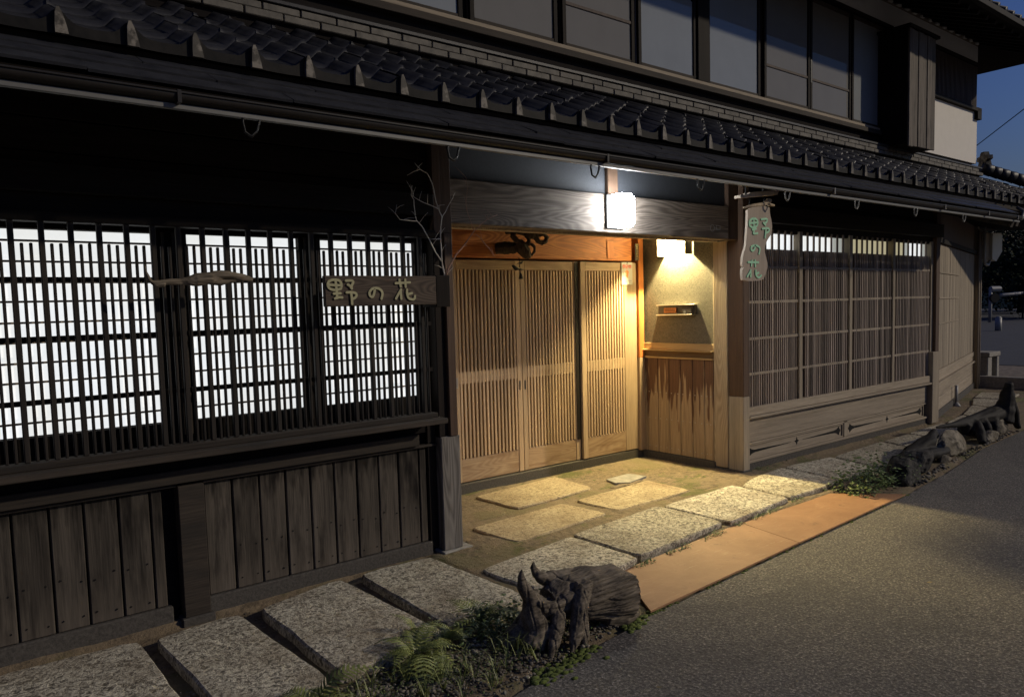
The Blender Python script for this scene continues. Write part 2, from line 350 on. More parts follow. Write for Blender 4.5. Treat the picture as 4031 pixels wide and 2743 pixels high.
# ------------------------------------------------------------------ mesh helpers
class MB:
    def __init__(s): s.v = []; s.f = []
    def add(s, vs, fs):
        o = len(s.v); s.v += [tuple(p) for p in vs]; s.f += [tuple(i+o for i in f) for f in fs]; return s
    def box(s, x0, x1, y0, y1, z0, z1, ch=0.0):
        if ch <= 0:
            return s.add([(x, y, z) for z in (z0, z1) for y in (y0, y1) for x in (x0, x1)],
                         [(0,2,3,1),(4,5,7,6),(0,1,5,4),(2,6,7,3),(0,4,6,2),(1,3,7,5)])
        c = min(ch, (x1-x0)/2.5, (y1-y0)/2.5, (z1-z0)/2.5); V = []; idx = {}
        for i in (0, 1):
            for j in (0, 1):
                for k in (0, 1):
                    X, Y, Z = (x0, x1)[i], (y0, y1)[j], (z0, z1)[k]; sx, sy, sz = (1, -1)[i], (1, -1)[j], (1, -1)[k]
                    idx[i,j,k,'x'] = len(V); V.append((X, Y+sy*c, Z+sz*c))
                    idx[i,j,k,'y'] = len(V); V.append((X+sx*c, Y, Z+sz*c))
                    idx[i,j,k,'z'] = len(V); V.append((X+sx*c, Y+sy*c, Z))
        F = []
        for i in (0, 1):
            q = [idx[i,j,k,'x'] for j, k in ((0,0),(1,0),(1,1),(0,1))]; F.append(q if i else q[::-1])
            q = [idx[j,i,k,'y'] for j, k in ((0,0),(1,0),(1,1),(0,1))]; F.append(q[::-1] if i else q)
            q = [idx[j,k,i,'z'] for j, k in ((0,0),(1,0),(1,1),(0,1))]; F.append(q if i else q[::-1])
        for a in (0, 1):
            for b in (0, 1):
                F.append([idx[a,b,0,'x'], idx[a,b,0,'y'], idx[a,b,1,'y'], idx[a,b,1,'x']][::(1 if a == b else -1)])
                F.append([idx[a,0,b,'x'], idx[a,0,b,'z'], idx[a,1,b,'z'], idx[a,1,b,'x']][::(-1 if a == b else 1)])
                F.append([idx[0,a,b,'y'], idx[0,a,b,'z'], idx[1,a,b,'z'], idx[1,a,b,'y']][::(1 if a == b else -1)])
        for i in (0, 1):
            for j in (0, 1):
                for k in (0, 1):
                    t = [idx[i,j,k,'x'], idx[i,j,k,'y'], idx[i,j,k,'z']]
                    F.append(t if (i+j+k) % 2 else t[::-1])
        return s.add(V, F)
    def prism(s, pts, z0, z1, jitter=0):
        """closed outline in XY (counter-clockwise), from z0 to z1"""
        n = len(pts)
        vs = [(x, y, z0) for x, y in pts] + [(x, y, z1) for x, y in pts]
        return s.add(vs, [tuple(range(n))[::-1], tuple(range(n, 2*n))] + [(i, (i+1) % n, n+(i+1) % n, n+i) for i in range(n)])
    def prism_y(s, pts, y0, y1):
        """closed outline in XZ (counter-clockwise seen from -Y), from y0 to y1"""
        n = len(pts)
        vs = [(x, y0, z) for x, z in pts] + [(x, y1, z) for x, z in pts]
        return s.add(vs, [tuple(range(n)), tuple(range(n, 2*n))[::-1]] + [(i, n+i, n+(i+1) % n, (i+1) % n) for i in range(n)])
    def tube(s, pts, rad, n=8, cap=True):
        pts = [Vector(p) for p in pts]; L = len(pts)
        rad = rad if isinstance(rad, (list, tuple)) else [rad]*L
        vs = []; up = None
        for i, p in enumerate(pts):
            t = (pts[min(i+1, L-1)] - pts[max(i-1, 0)]).normalized()
            if up is None: up = t.orthogonal().normalized()
            up = (up - t*up.dot(t)).normalized(); sd_ = t.cross(up)
            for k in range(n):
                a = 2*math.pi*k/n; vs.append(p + (up*math.cos(a) + sd_*math.sin(a))*rad[i])
        fs = [(i*n+k, i*n+(k+1) % n, (i+1)*n+(k+1) % n, (i+1)*n+k) for i in range(L-1) for k in range(n)]
        if cap: fs += [tuple(range(n))[::-1], tuple(range((L-1)*n, L*n))]
        return s.add(vs, fs)
    def stroke_y(s, pts, wd, y0, y1):
        """a round-ended pen stroke in the XZ plane as raised lettering"""
        pts = [Vector((a, b)) for a, b in pts]; L = len(pts); l = []; r = []
        # smooth the polyline
        q = [pts[0]]
        for i in range(L-1):
            if L > 2:
                q += [pts[i]*.75 + pts[i+1]*.25, pts[i]*.25 + pts[i+1]*.75]
        q.append(pts[-1]); q = [p for i, p in enumerate(q) if i == 0 or (p-q[i-1]).length > 1e-4]; L = len(q)
        for i, p in enumerate(q):
            t = (q[min(i+1, L-1)] - q[max(i-1, 0)]).normalized(); nn = Vector((-t.y, t.x))
            l.append(p + nn*wd/2); r.append(p - nn*wd/2)
        def cap(c, d):
            a0 = math.atan2(d.y, d.x); return [c + Vector((math.cos(a0+a), math.sin(a0+a)))*wd/2 for a in (-1.05, -.35, .35, 1.05)]
        t0 = (q[0]-q[1]).normalized(); t1 = (q[-1]-q[-2]).normalized()
        for i in range(L-1):
            s.prism_quad([r[i], r[i+1], l[i+1], l[i]], y0, y1)
        s.prism_quad([l[0]] + cap(q[0], t0)[::1] + [r[0]], y0, y1)
        s.prism_quad([r[-1]] + cap(q[-1], t1) + [l[-1]], y0, y1)
        return s
    def prism_quad(s, pts, y0, y1):
        n = len(pts); vs = [(p[0], y0, p[1]) for p in pts] + [(p[0], y1, p[1]) for p in pts]
        return s.add(vs, [tuple(range(n)), tuple(range(n, 2*n))[::-1]] + [(i, n+i, n+(i+1) % n, (i+1) % n) for i in range(n)])
    def mesh(s, name, mat=None, smooth=False, fix=True):
        me = bpy.data.meshes.new(name); me.from_pydata(s.v, [], s.f)
        if fix:
            bm = bmesh.new(); bm.from_mesh(me); bmesh.ops.recalc_face_normals(bm, faces=bm.faces); bm.to_mesh(me); bm.free()
        if smooth:
            for p in me.polygons: p.use_smooth = True
        if mat is not None: me.materials.append(M[mat] if isinstance(mat, str) else mat)
        me.update(); return me

def wpos(o):
    p = Vector(o.location); q = o.parent
    while q: p = p + Vector(q.location); q = q.parent
    return p
def obj(name, me, parent=None, loc=(0, 0, 0), rot=None, **props):
    """loc is in world coordinates; every parent is unrotated"""
    o = bpy.data.objects.new(name, me); COL.objects.link(o)
    o.location = Vector(loc) - (wpos(parent) if parent else Vector((0, 0, 0)))
    if parent: o.parent = parent
    if rot: o.rotation_euler = rot
    for k, v in props.items(): o[k] = v
    return o
def thing(name, label, cat, loc=(0, 0, 0), group=None):
    o = bpy.data.objects.new(name, None); COL.objects.link(o); o.location = loc
    o['label'] = label; o['category'] = cat
    if group: o['group'] = group
    return o
_bc = {}
def box(name, parent, mat, x0, x1, y0, y1, z0, z1, ch=.004, **props):
    """one chamfered box as an object with its origin at its centre; alike boxes share a mesh"""
    d = (round(x1-x0, 4), round(y1-y0, 4), round(z1-z0, 4), mat, ch)
    if d not in _bc:
        _bc[d] = MB().box(-d[0]/2, d[0]/2, -d[1]/2, d[1]/2, -d[2]/2, d[2]/2, ch).mesh(name, mat)
    return obj(name, _bc[d], parent, ((x0+x1)/2, (y0+y1)/2, (z0+z1)/2), **props)
def struct(name, me, **p):
    o = obj(name, me, **p); o['kind'] = 'structure'; return o

def solidify(name, mb, mat, vox, disp=None, smooth_it=3):
    """melt overlapping tubes into one skin (voxel remesh), then carve it with noise"""
    me0 = mb.mesh('tmp'); o = bpy.data.objects.new('tmp', me0); COL.objects.link(o)
    md = o.modifiers.new('r', 'REMESH'); md.mode = 'VOXEL'; md.voxel_size = vox
    m2 = o.modifiers.new('s', 'SMOOTH'); m2.factor = .5; m2.iterations = smooth_it
    dg = bpy.context.evaluated_depsgraph_get(); dg.update()
    me = bpy.data.meshes.new_from_object(o.evaluated_get(dg)); bpy.data.objects.remove(o)
    me.name = name; me.materials.clear(); me.materials.append(M[mat])
    if disp:
        nrm = [v.normal.copy() for v in me.vertices]
        for v, nn in zip(me.vertices, nrm): v.co = v.co + nn*disp(v.co)*(1-.8*nn.x*nn.x)
    for p in me.polygons: p.use_smooth = True
    me.update(); return me

# ================================================================== GROUND
def grid_mesh(xs, ys, zf, mat, name):
    mb = MB(); nx = len(xs)
    vs = [(x, y, zf(x, y)) for y in ys for x in xs]
    fs = [(j*nx+i, j*nx+i+1, (j+1)*nx+i+1, (j+1)*nx+i) for j in range(len(ys)-1) for i in range(nx-1)]
    return mb.add(vs, fs).mesh(name, mat, True, False)
def frange(a, b, n): return [a+(b-a)*i/n for i in range(n+1)]

EDGE = [(-60, 1.6), (-2, 2.02), (1.0, 2.22), (1.775, 2.309), (2.84, 2.48), (4.4, 2.575), (6.05, 2.66), (7.2, 2.78), (8.49, 2.97), (9.91, 3.06), (11.5, 3.25), (13.2, 3.5), (15.5, 4.0)]
def edge_y(x):
    for (a, b), (c, d) in zip(EDGE, EDGE[1:]):
        if a <= x <= c: return b + (d-b)*(x-a)/(c-a)
    return EDGE[-1][1] + (x-EDGE[-1][0])*.2
xs = frange(-8, 16, 240)
mb = MB()
pts = [(x, edge_y(x) + .012*noise.noise((x*6, 0, 0)), -.012) for x in xs]
n = len(pts)
low = [(p[0], -1.0, -.02) for p in pts]
mb.add(low + pts, [(i, i+1, n+i+1, n+i) for i in range(n-1)])
mb.add([(-8, -1, -.02), (16, -1, -.02), (16, -60, -.05), (-8, -60, -.05)], [(0, 3, 2, 1)])
mb.add([(16, -60, -.05), (220, -60, -.05), (220, 60, -.05), (16, 4.05, -.02), (16, -1, -.02)], [(0, 1, 2, 3, 4)])
mb.add([(-8, -60, -.05), (-60, -60, -.05), (-60, 1.6, -.02), (-8, edge_y(-8), -.012), (-8, -1, -.02)], [(4, 3, 2, 1, 0)])
me = mb.mesh('road', 'asphalt', False, False)
bm = bmesh.new(); bm.from_mesh(me)
for f in bm.faces:
    f.normal_update()
    if f.normal.z < 0: f.normal_flip()
bm.to_mesh(me); bm.free()
struct('road', me)

def soil_z(x, y):
    z = (.016 if y > 3.95 else (.022 if y > 3.06 and 2.44 < x < 6.3 else -.012)) + .008*noise.noise((x*3, y*3, 1.7)) + .004*noise.noise((x*14, y*14, 5))
    if y < edge_y(x)+.06: z = -.030
    if 2.9 < x < 5.8 and edge_y(x)-.2 < y < 3.25: z -= .014
    return z
soil = struct('ground', grid_mesh(frange(-2.5, 14.6, 420), frange(2.0, 5.3, 110), soil_z, 'soil', 'soil_bed'))
mb = MB().add([(-60, 2, -.09), (300, 2, -.09), (300, 300, -.09), (-60, 300, -.09)], [(0, 1, 2, 3)])
obj('far_ground', mb.mesh('far_ground', flat('far_earth', (.06, .055, .045), .95, var=.4, scale=.8)), soil, (0, 0, 0))
mb = MB().add([(-60, -300, -.09), (300, -300, -.09), (300, 2, -.09), (-60, 2, -.09)], [(0, 1, 2, 3)])
obj('far_ground', mb.mesh('far_ground_near', bpy.data.materials['far_earth']), soil, (0, 0, 0))

# ---- paving stones: irregular slabs, each one part of the path
path = obj('path', MB().box(-2.0, 13.0, 3.30, 3.60, -.09, -.06).mesh('path_bed', 'soil'), None); path['kind'] = 'structure'
def slab(pts, z1=.04, mat='granite', parent=None, wob=.006, name='paving_stone', z0=-.04):
    c = Vector((sum(p[0] for p in pts)/len(pts), sum(p[1] for p in pts)/len(pts)))
    out = []
    for i, p in enumerate(pts):
        q = pts[(i+1) % len(pts)]; L = math.dist(p, q); k = max(2, int(L/.07))
        for j in range(k):
            t = j/k; x = p[0]+(q[0]-p[0])*t; y = p[1]+(q[1]-p[1])*t
            e = noise.noise((x*5, y*5, 3.1))*wob + noise.noise((x*17, y*17, 9))*wob*.6
            if j == 0: x += (c.x-x)*.035; y += (c.y-y)*.035
            d = (Vector((x, y))-c).normalized(); out.append((x+d.x*e-c.x, y+d.y*e-c.y))
    a = sum(out[i][0]*out[(i+1) % len(out)][1]-out[(i+1) % len(out)][0]*out[i][1] for i in range(len(out)))
    if a < 0: out = out[::-1]
    n = len(out); ins = [(x*(1-.010/max(.1, math.hypot(x, y))), y*(1-.010/max(.1, math.hypot(x, y)))) for x, y in out]
    ins2 = [(x*.6, y*.6) for x, y in out]
    vs = [(x, y, z0) for x, y in out]+[(x, y, z1-.009) for x, y in out]+[(x, y, z1+.002*noise.noise((x*9, y*9, 1))) for x, y in ins]+[(x, y, z1+.003) for x, y in ins2]+[(0, 0, z1+.003)]
    fs = [(k*n+i, k*n+(i+1) % n, (k+1)*n+(i+1) % n, (k+1)*n+i) for k in range(3) for i in range(n)]
    fs += [(3*n+i, 3*n+(i+1) % n, 4*n) for i in range(n)]
    return obj(name, MB().add(vs, fs).mesh(name, mat, False, False), parent or path, (c.x, c.y, 0))
SL = [[(-1.15,3.78),(-.45,3.82),(-.42,2.62),(-1.12,2.55)], [(-.38,3.80),(.14,3.84),(.17,2.90),(-.35,2.85)],
 [(.18,3.86),(.75,3.82),(.755,2.98),(.74,2.92),(.19,2.80)], [(.815,3.79),(1.215,3.82),(1.275,2.87),(1.16,2.76),(.85,2.95)],
 [(1.325,3.81),(1.83,3.92),(1.885,2.90),(1.33,2.86)], [(1.945,3.91),(2.41,3.90),(2.455,3.05),(2.42,2.96),(1.925,2.94)],
 [(2.50,3.49),(3.325,3.60),(3.335,3.01),(2.95,2.93),(2.54,3.06)], [(3.352,3.62),(4.315,3.70),(4.315,3.11),(3.36,3.02)],
 [(4.335,3.67),(5.25,3.70),(5.20,3.15),(4.335,3.07)], [(5.27,3.63),(5.62,3.74),(6.11,3.78),(6.02,3.15),(5.22,3.15)],
 [(6.14,3.78),(6.84,3.72),(6.66,3.12),(6.04,3.15)], [(6.88,3.70),(7.92,3.75),(7.76,3.27),(6.72,3.14)],
 [(7.96,3.74),(8.58,3.76),(8.45,3.31),(7.80,3.25)], [(8.62,3.77),(9.60,3.80),(9.22,3.43),(8.50,3.32)],
 [(9.65,3.78),(10.38,3.88),(10.12,3.50),(9.28,3.42)], [(10.44,3.90),(11.40,4.14),(11.15,3.68),(10.18,3.52)],
 [(11.46,4.16),(12.15,4.40),(12.28,4.02),(11.22,3.70)], [(12.22,4.42),(13.0,4.6),(13.1,4.1),(12.36,4.04)]]
for s_ in SL: slab(s_)
for s_ in ([(3.50,4.93),(4.46,5.01),(4.40,4.46),(3.53,4.41)], [(4.00,4.27),(4.92,4.33),(4.90,3.84),(4.02,3.83)], [(2.96,4.23),(3.88,4.28),(3.92,3.83),(3.0,3.76)]):
    slab(s_, .032, 'granite_in')
# flat worn mortar islands between the entrance stones
for s_ in ([(2.78,4.05),(2.95,4.15),(2.98,3.80),(2.72,3.74)], [(2.85,4.95),(3.42,4.98),(3.45,4.40),(2.90,4.35)], [(4.52,4.40),(4.9,4.42),(4.88,4.36),(4.5,4.34)], [(5.02,3.98),(5.6,4.05),(5.55,3.78),(5.0,3.80)]):
    slab(s_, .024, 'soil', wob=.05, name='worn_mortar_patch')

# ---- rusty steel plates bridging the drain between the road and the path
g = 'steel plates lying along the road edge'
def plate(pts, label):
    c = (sum(p[0] for p in pts)/4, sum(p[1] for p in pts)/4)
    o = obj('steel_plate', MB().prism([(x-c[0], y-c[1]) for x, y in pts], -.006, .004).mesh('steel_plate', 'plate'), None, (c[0], c[1], 0), label=label, category='steel plate', group=g)
plate([(2.84,2.49),(4.36,2.575),(4.47,3.085),(3.15,2.99)][:4], 'ochre rusty steel plate beside the grey driftwood stump')
plate([(4.365,2.575),(6.05,2.66),(5.60,3.15),(4.475,3.086)], 'ochre rusty steel plate running up to the dark rocks')
o = obj('cover_lid', MB().prism([(4.64-4.83,4.445-4.5),(4.745-4.83,4.37-4.5),(5.02-4.83,4.43-4.5),(4.985-4.83,4.61-4.5),(4.80-4.83,4.605-4.5),(4.68-4.83,4.59-4.5)], .0, .022).mesh('cover_lid', 'concrete'), None, (4.83, 4.5, .012), label='small pale utility cover lying on the earth in the entrance', category='cover')

# ================================================================== HOUSE
house = thing('townhouse', 'two-storey dark timber townhouse with tiled pent roof, lit lattice windows and slatted entrance doors', 'house', (5.0, 4.2, 0))
H = house
# solid cores
def hb(name, mat, *a, ch=.004, p=None, **k): return box(name, p or H, mat, *a, ch=ch, **k)
hb('wall', 'board_dark', -4, 2.62, 4.20, 9, 0, 2.74, ch=0)
hb('wall', 'plaster_dark', 2.62, 5.95, 5.30, 9, 0, 2.74, ch=0)
hb('wall', 'board_dark', 5.95, 9.70, 4.10, 9, 0, 2.74, ch=0)
hb('wall', 'board_dark', -4, 13.62, 5.06, 9.2, 2.80, 5.55, ch=0)
obj('wall', MB().prism([(9.70, 4.06), (13.72, 5.05), (13.72, 9), (9.70, 9)], 0, 2.74).mesh('wall', 'board_dark'), H)
hb('ceiling', 'board_dark', 2.60, 5.90, 4.06, 5.32, 2.36, 2.40, ch=0)

# ---- left wing base wall
def footing(x0, x1):
    hb('footing_stone', 'stone_base', x0, x1, 3.985, 4.10, -.08, .098, ch=.006)
footing(-2.0, .955); footing(1.13, 2.505)
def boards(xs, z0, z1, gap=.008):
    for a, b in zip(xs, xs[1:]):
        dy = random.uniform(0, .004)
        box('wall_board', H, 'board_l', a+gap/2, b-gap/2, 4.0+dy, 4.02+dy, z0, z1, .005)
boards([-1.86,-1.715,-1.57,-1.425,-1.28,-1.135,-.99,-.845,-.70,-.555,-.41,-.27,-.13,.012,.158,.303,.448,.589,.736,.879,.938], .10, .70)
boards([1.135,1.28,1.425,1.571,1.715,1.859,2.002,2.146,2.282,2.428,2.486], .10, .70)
hb('backing_board', 'board_dark', -2, 2.56, 4.03, 4.06, .0, .9, ch=0)
# small dark nail heads along the feet of the boards
nb = MB()
for x0 in [-.13,.012,.158,.303,.448,.589,.736,1.28,1.425,1.571,1.715,1.859,2.002,2.146,2.282]:
    for dx in (.03, .115):
        for z in (.15+random.uniform(-.01, .01), .33+random.uniform(-.02, .02)):
            nb.box(x0+dx-.003, x0+dx+.003, 3.997, 4.002, z-.003, z+.003)
obj('nail_heads', nb.mesh('nail_heads', 'iron'), H, kind='stuff')
hb('post', 'sill_x', 1.0, 1.128, 3.955, 4.03, .03, .705, label='grey post between the two runs of boards')
hb('footing_stone', 'stone_base', .985, 1.145, 3.94, 4.04, -.03, .03)
hb('rail', 'sill_x', -2.0, 1.0, 3.975, 4.02, .70, .715); hb('rail', 'sill_x', 1.128, 2.555, 3.975, 4.02, .70, .715)
hb('rail', 'sill_x', -2.0, 2.41, 3.95, 4.03, .72, .79)
hb('backing_board', 'board_dark', -2, 2.55, 4.0, 4.03, .79, .87, ch=0)
hb('sill', 'sill_x', -2.0, 2.525, 3.80, 4.03, .862, .895)
hb('sill', 'sill_x', -2.0, 2.50, 3.87, 3.96, .895, .925)
# ---- left lattice
LL = obj('lattice', MB().box(-2.0, 2.52, 3.945, 3.96, 1.173, 1.197).box(-2.0, 2.52, 3.945, 3.96, 1.455, 1.479).box(-2.0, 2.52, 3.945, 3.96, 1.719, 1.743).mesh('lattice', 'dark_x'), H, label='left lattice window over the lit paper screens')
box('top_rail', LL, 'dark_x', -2.0, 2.55, 3.90, 3.97, 1.985, 2.03, .004)
k = -20; x = .379-.1145*20
while x < 2.53:
    box('slat', LL, 'slat_l', x-.0115, x+.0115, 3.908, 3.935, .925, 1.99, .003)
    for d in (.0385, .0735):
        if x+d < 2.5: box('slat', LL, 'slat_l', x+d-.0065, x+d+.0065, 3.918, 3.935, .925, 1.893+random.uniform(-.003, .003), .003)
    x += .11445
# lit paper screens behind
def shoji(x0, x1, z0, z1, y, mat, mu_z, mu_x=(), fr=.03):
    s = obj('paper_screen', MB().box(x0, x1, y+.012, y+.016, z0, z1).mesh('paper_screen', mat), H)
    for zz in mu_z: box('muntin', s, 'frame_r', x0, x1, y, y+.010, zz-.005, zz+.005, .001)
    for xx in mu_x: box('muntin', s, 'dark_z', xx-.006, xx+.006, y-.001, y+.009, z0, z1, .001)
    return s
mu = [1.914, 1.82, 1.725, 1.637, 1.541, 1.45, 1.356, 1.267, 1.175, 1.081]
YS = 4.08
shoji(-1.9, -.62, 1.02, 1.965, YS, 'shoji', mu); shoji(-.45, .30, 1.02, 1.965, YS, 'shoji', mu)
shoji(.405, .985, 1.02, 1.965, YS, 'shoji', mu, ())
shoji(.30, .398, 1.02, 1.965, YS, 'shoji', mu)
shoji(1.14, 1.735, 1.018, 1.967, YS, 'shoji', mu, (1.36,))
shoji(1.865, 2.485, 1.016, 1.963, YS, 'shoji', mu, (2.30,))
for a, b in ((-.62, -.45), (.985, 1.14), (1.735, 1.865), (2.485, 2.62)):
    hb('screen_post', 'dark_z', a, b, 4.05, 4.18, .9, 2.05)
    for t in (.25, .55, .8):
        hb('post_trim', 'sill_x', a+(b-a)*t-.006, a+(b-a)*t+.006, 4.035, 4.052, .95, 1.97, ch=.001)
hb('rail', 'dark_x', -2, 2.62, 4.06, 4.18, .90, 1.016); hb('rail', 'dark_x', -2, 2.62, 4.06, 4.18, 1.967, 2.05)
# dark upper wall above the lattice
for i, (a, b) in enumerate(((2.03, 2.16), (2.165, 2.30), (2.305, 2.45), (2.455, 2.62))):
    hb('wall_plank', 'dark_x', -2.0, 2.55, 3.985-.004*(i % 2), 4.02, a, b)
hb('beam', 'dark_x', -2.0, 2.56, 3.93, 4.0, 2.12, 2.25)
# ---- left door post
hb('post', 'post_brown', 2.555, 2.69, 3.935, 4.07, 2.02, 2.66, label='brown door post on the left')
hb('post', 'dark_z', 2.555, 2.62, 3.95, 4.07, .755, 2.02)
hb('post', 'post_brown', 2.622, 2.682, 3.925, 4.07, .755, 2.02)
hb('post', 'post_grey', 2.555, 2.70, 3.935, 4.07, .03, .755, ch=.006, label='pale grey foot of the left door post')
hb('footing_stone', 'concrete', 2.535, 2.76, 3.905, 4.10, -.02, .03, ch=.006)
hb('backing_board', 'dark_z', 2.49, 2.553, 3.99, 4.03, .05, .86)
hb('side_panel', 'door_z', 2.70, 2.74, 4.07, 5.14, .10, 2.36)
hb('footing_stone', 'stone_base', 2.64, 2.78, 4.10, 5.14, -.05, .10)
# ---- lintel with plaster band above
LIN = hb('lintel', 'lintel', 2.70, 5.62, 3.985, 4.10, 2.088, 2.37, ch=.006)
# faint round and square stamps at the right end of the lintel
st = MB()
for i in range(20):
    a, b2 = 2*math.pi*i/20, 2*math.pi*(i+1)/20
    c = (5.39, 2.175)
    st.prism_quad([(c[0]+math.cos(a)*.030, c[1]+math.sin(a)*.030), (c[0]+math.cos(b2)*.030, c[1]+math.sin(b2)*.030), (c[0]+math.cos(b2)*.025, c[1]+math.sin(b2)*.025), (c[0]+math.cos(a)*.025, c[1]+math.sin(a)*.025)], 3.9825, 3.984)
for q in ((5.44, 5.50, 2.195, 2.200), (5.44, 5.445, 2.16, 2.195), (5.495, 5.50, 2.16, 2.195), (5.452, 5.488, 2.160, 2.172)):
    st.box(q[0], q[1], 3.9825, 3.984, q[2], q[3])
obj('stamp', st.mesh('stamp', flat('faint_grey_stamp', (.20, .20, .20), .8, bmp=0)), LIN)
hb('plaster_panel', 'plaster_dark', 2.69, 4.15, 4.03, 4.06, 2.37, 2.75, ch=0)
hb('plaster_panel', 'plaster_dark', 4.262, 5.64, 4.03, 4.06, 2.37, 2.75, ch=0)
hb('strut', 'post_brown', 4.152, 4.26, 4.0, 4.06, 2.37, 2.75)
hb('rail', 'pale_z', 2.70, 5.62, 4.10, 4.16, 2.075, 2.12)
# ---- entrance recess: orange beam, doors
hb('orange_beam', 'orange', 2.74, 5.60, 5.09, 5.20, 1.97, 2.205, ch=.006)
hb('orange_beam', 'orange', 2.74, 5.60, 5.11, 5.20, 2.208, 2.36)
hb('tag_board', 'orange_z', 5.25, 5.34, 5.083, 5.088, 1.99, 2.15, label='paler oblong of wood where a notice once hung')
hb('orange_post', 'orange_z', 5.672, 5.745, 5.07, 5.2, 1.02, 2.36)
hb('orange_post', 'door_z', 5.672, 5.745, 5.07, 5.2, .09, 1.02)
hb('footing_stone', 'stone_base', 2.74, 5.75, 5.10, 5.32, -.05, .100, ch=.006)
def door(x0, x1, y, sx0, sx1, label):
    D = obj('sliding_door', MB().box(x0, x1, y+.026, y+.030, .11, 1.955).mesh('sliding_door', 'door_back'), H, label=label)
    box('stile', D, 'door_z', x0, sx0, y, y+.034, .108, 1.955, .003); box('stile', D, 'door_z', sx1, x1, y, y+.034, .108, 1.955, .003)
    box('top_rail', D, 'door_x', sx0, sx1, y+.002, y+.034, 1.873, 1.955, .003)
    box('kick_panel', D, 'door_x', sx0, sx1, y+.004, y+.034, .108, .303, .003)
    box('middle_rail', D, 'door_x', sx0, sx1, y+.0035, y+.034, .93, 1.03, .002)
    n = round((sx1-sx0)/.0375); p = (sx1-sx0)/n
    for i in range(n):
        xx = sx0+(i+.5)*p
        box('slat', D, 'door_z', xx-.0108, xx+.0108, y+.001, y+.019, .305, 1.872, .002)
    return D
door(2.76, 3.455, 5.135, 2.82, 3.40, 'leftmost sliding door')
d1 = door(3.46, 4.193, 5.118, 3.525, 4.14, 'sliding door left of the middle seam')
d2 = door(4.198, 4.89, 5.118, 4.25, 4.832, 'sliding door right of the middle seam')
box('stile', d2, 'dark_z', 4.842, 4.888, 5.112, 5.118, .3, 1.95, .001)
d3 = door(4.905, 5.665, 5.098, 4.968, 5.49, 'rightmost sliding door with a no-smoking notice')
for d_, xx in ((d1, 4.165), (d2, 4.225)):
    box('finger_pull', d_, 'iron', xx-.007, xx+.007, 5.1155, 5.1195, .83, .91, .001)
lk = box('lock_plate', d1, 'metal', 3.485, 3.505, 5.113, 5.1185, .90, .985, .001)
# ---- right return wall of the recess (faces -X), boards, shelf, flecked plaster
hb('return_wall', 'sand_wall', 5.775, 5.90, 4.25, 5.2, 1.10, 2.36, ch=0)
js = [5.16, 5.05, 4.91, 4.771, 4.632, 4.49, 4.353, 4.252]
for a, b in zip(js, js[1:]):
    box('wall_board', H, 'recess_board', 5.752, 5.77, b+.003, a-.003, .085, 1.015, .004)
hb('backing_board', 'board_dark', 5.771, 5.90, 4.25, 5.2, .05, 1.10, ch=0)
hb('footing_stone', 'stone_base', 5.735, 5.92, 4.23, 5.16, -.05, .083, ch=.006)
hb('trim', 'shelf_y', 5.738, 5.765, 4.252, 5.16, 1.017, 1.032, ch=.002)
hb('trim', 'groove_y', 5.752, 5.775, 4.252, 5.16, 1.034, 1.062, ch=.002); hb('trim', 'groove_y', 5.747, 5.775, 4.252, 5.16, 1.064, 1.088, ch=.002)
hb('shelf', 'shelf_y', 5.715, 5.775, 4.252, 5.16, 1.090, 1.103, ch=.003)
hb('trim', 'shelf_y', 5.760, 5.7745, 4.252, 5.10, 1.104, 1.165, ch=.002)
nb = MB()
for a, b in zip(js[1:], js[2:]):
    for yy in (a-.03, b+.03):
        for z in (.14, .42, .68): nb.box(5.747, 5.753, yy-.004, yy+.004, z-.004, z+.004)
obj('nail_heads', nb.mesh('nail_heads', 'metal'), H, kind='stuff')
# right door posts
hb('post', 'pale_z', 5.752, 5.90, 4.10, 4.25, .04, 2.088, ch=.005, label='pale grained post beside the boarded return wall')
hb('post', 'post_brown', 5.765, 5.86, 3.94, 4.10, .70, 2.75, ch=.005, label='brown right door post, upper shade put into its colour')
hb('post', 'frame_rz', 5.765, 5.86, 3.94, 4.10, .03, .70, ch=.005)  # same post's lit foot, kept paler in colour than its shaded top
hb('beam_end', 'post_brown', 5.625, 5.765, 3.99, 4.10, 2.088, 2.75)
hb('footing_stone', 'stone_base', 5.745, 5.88, 3.93, 4.25, -.05, .035)
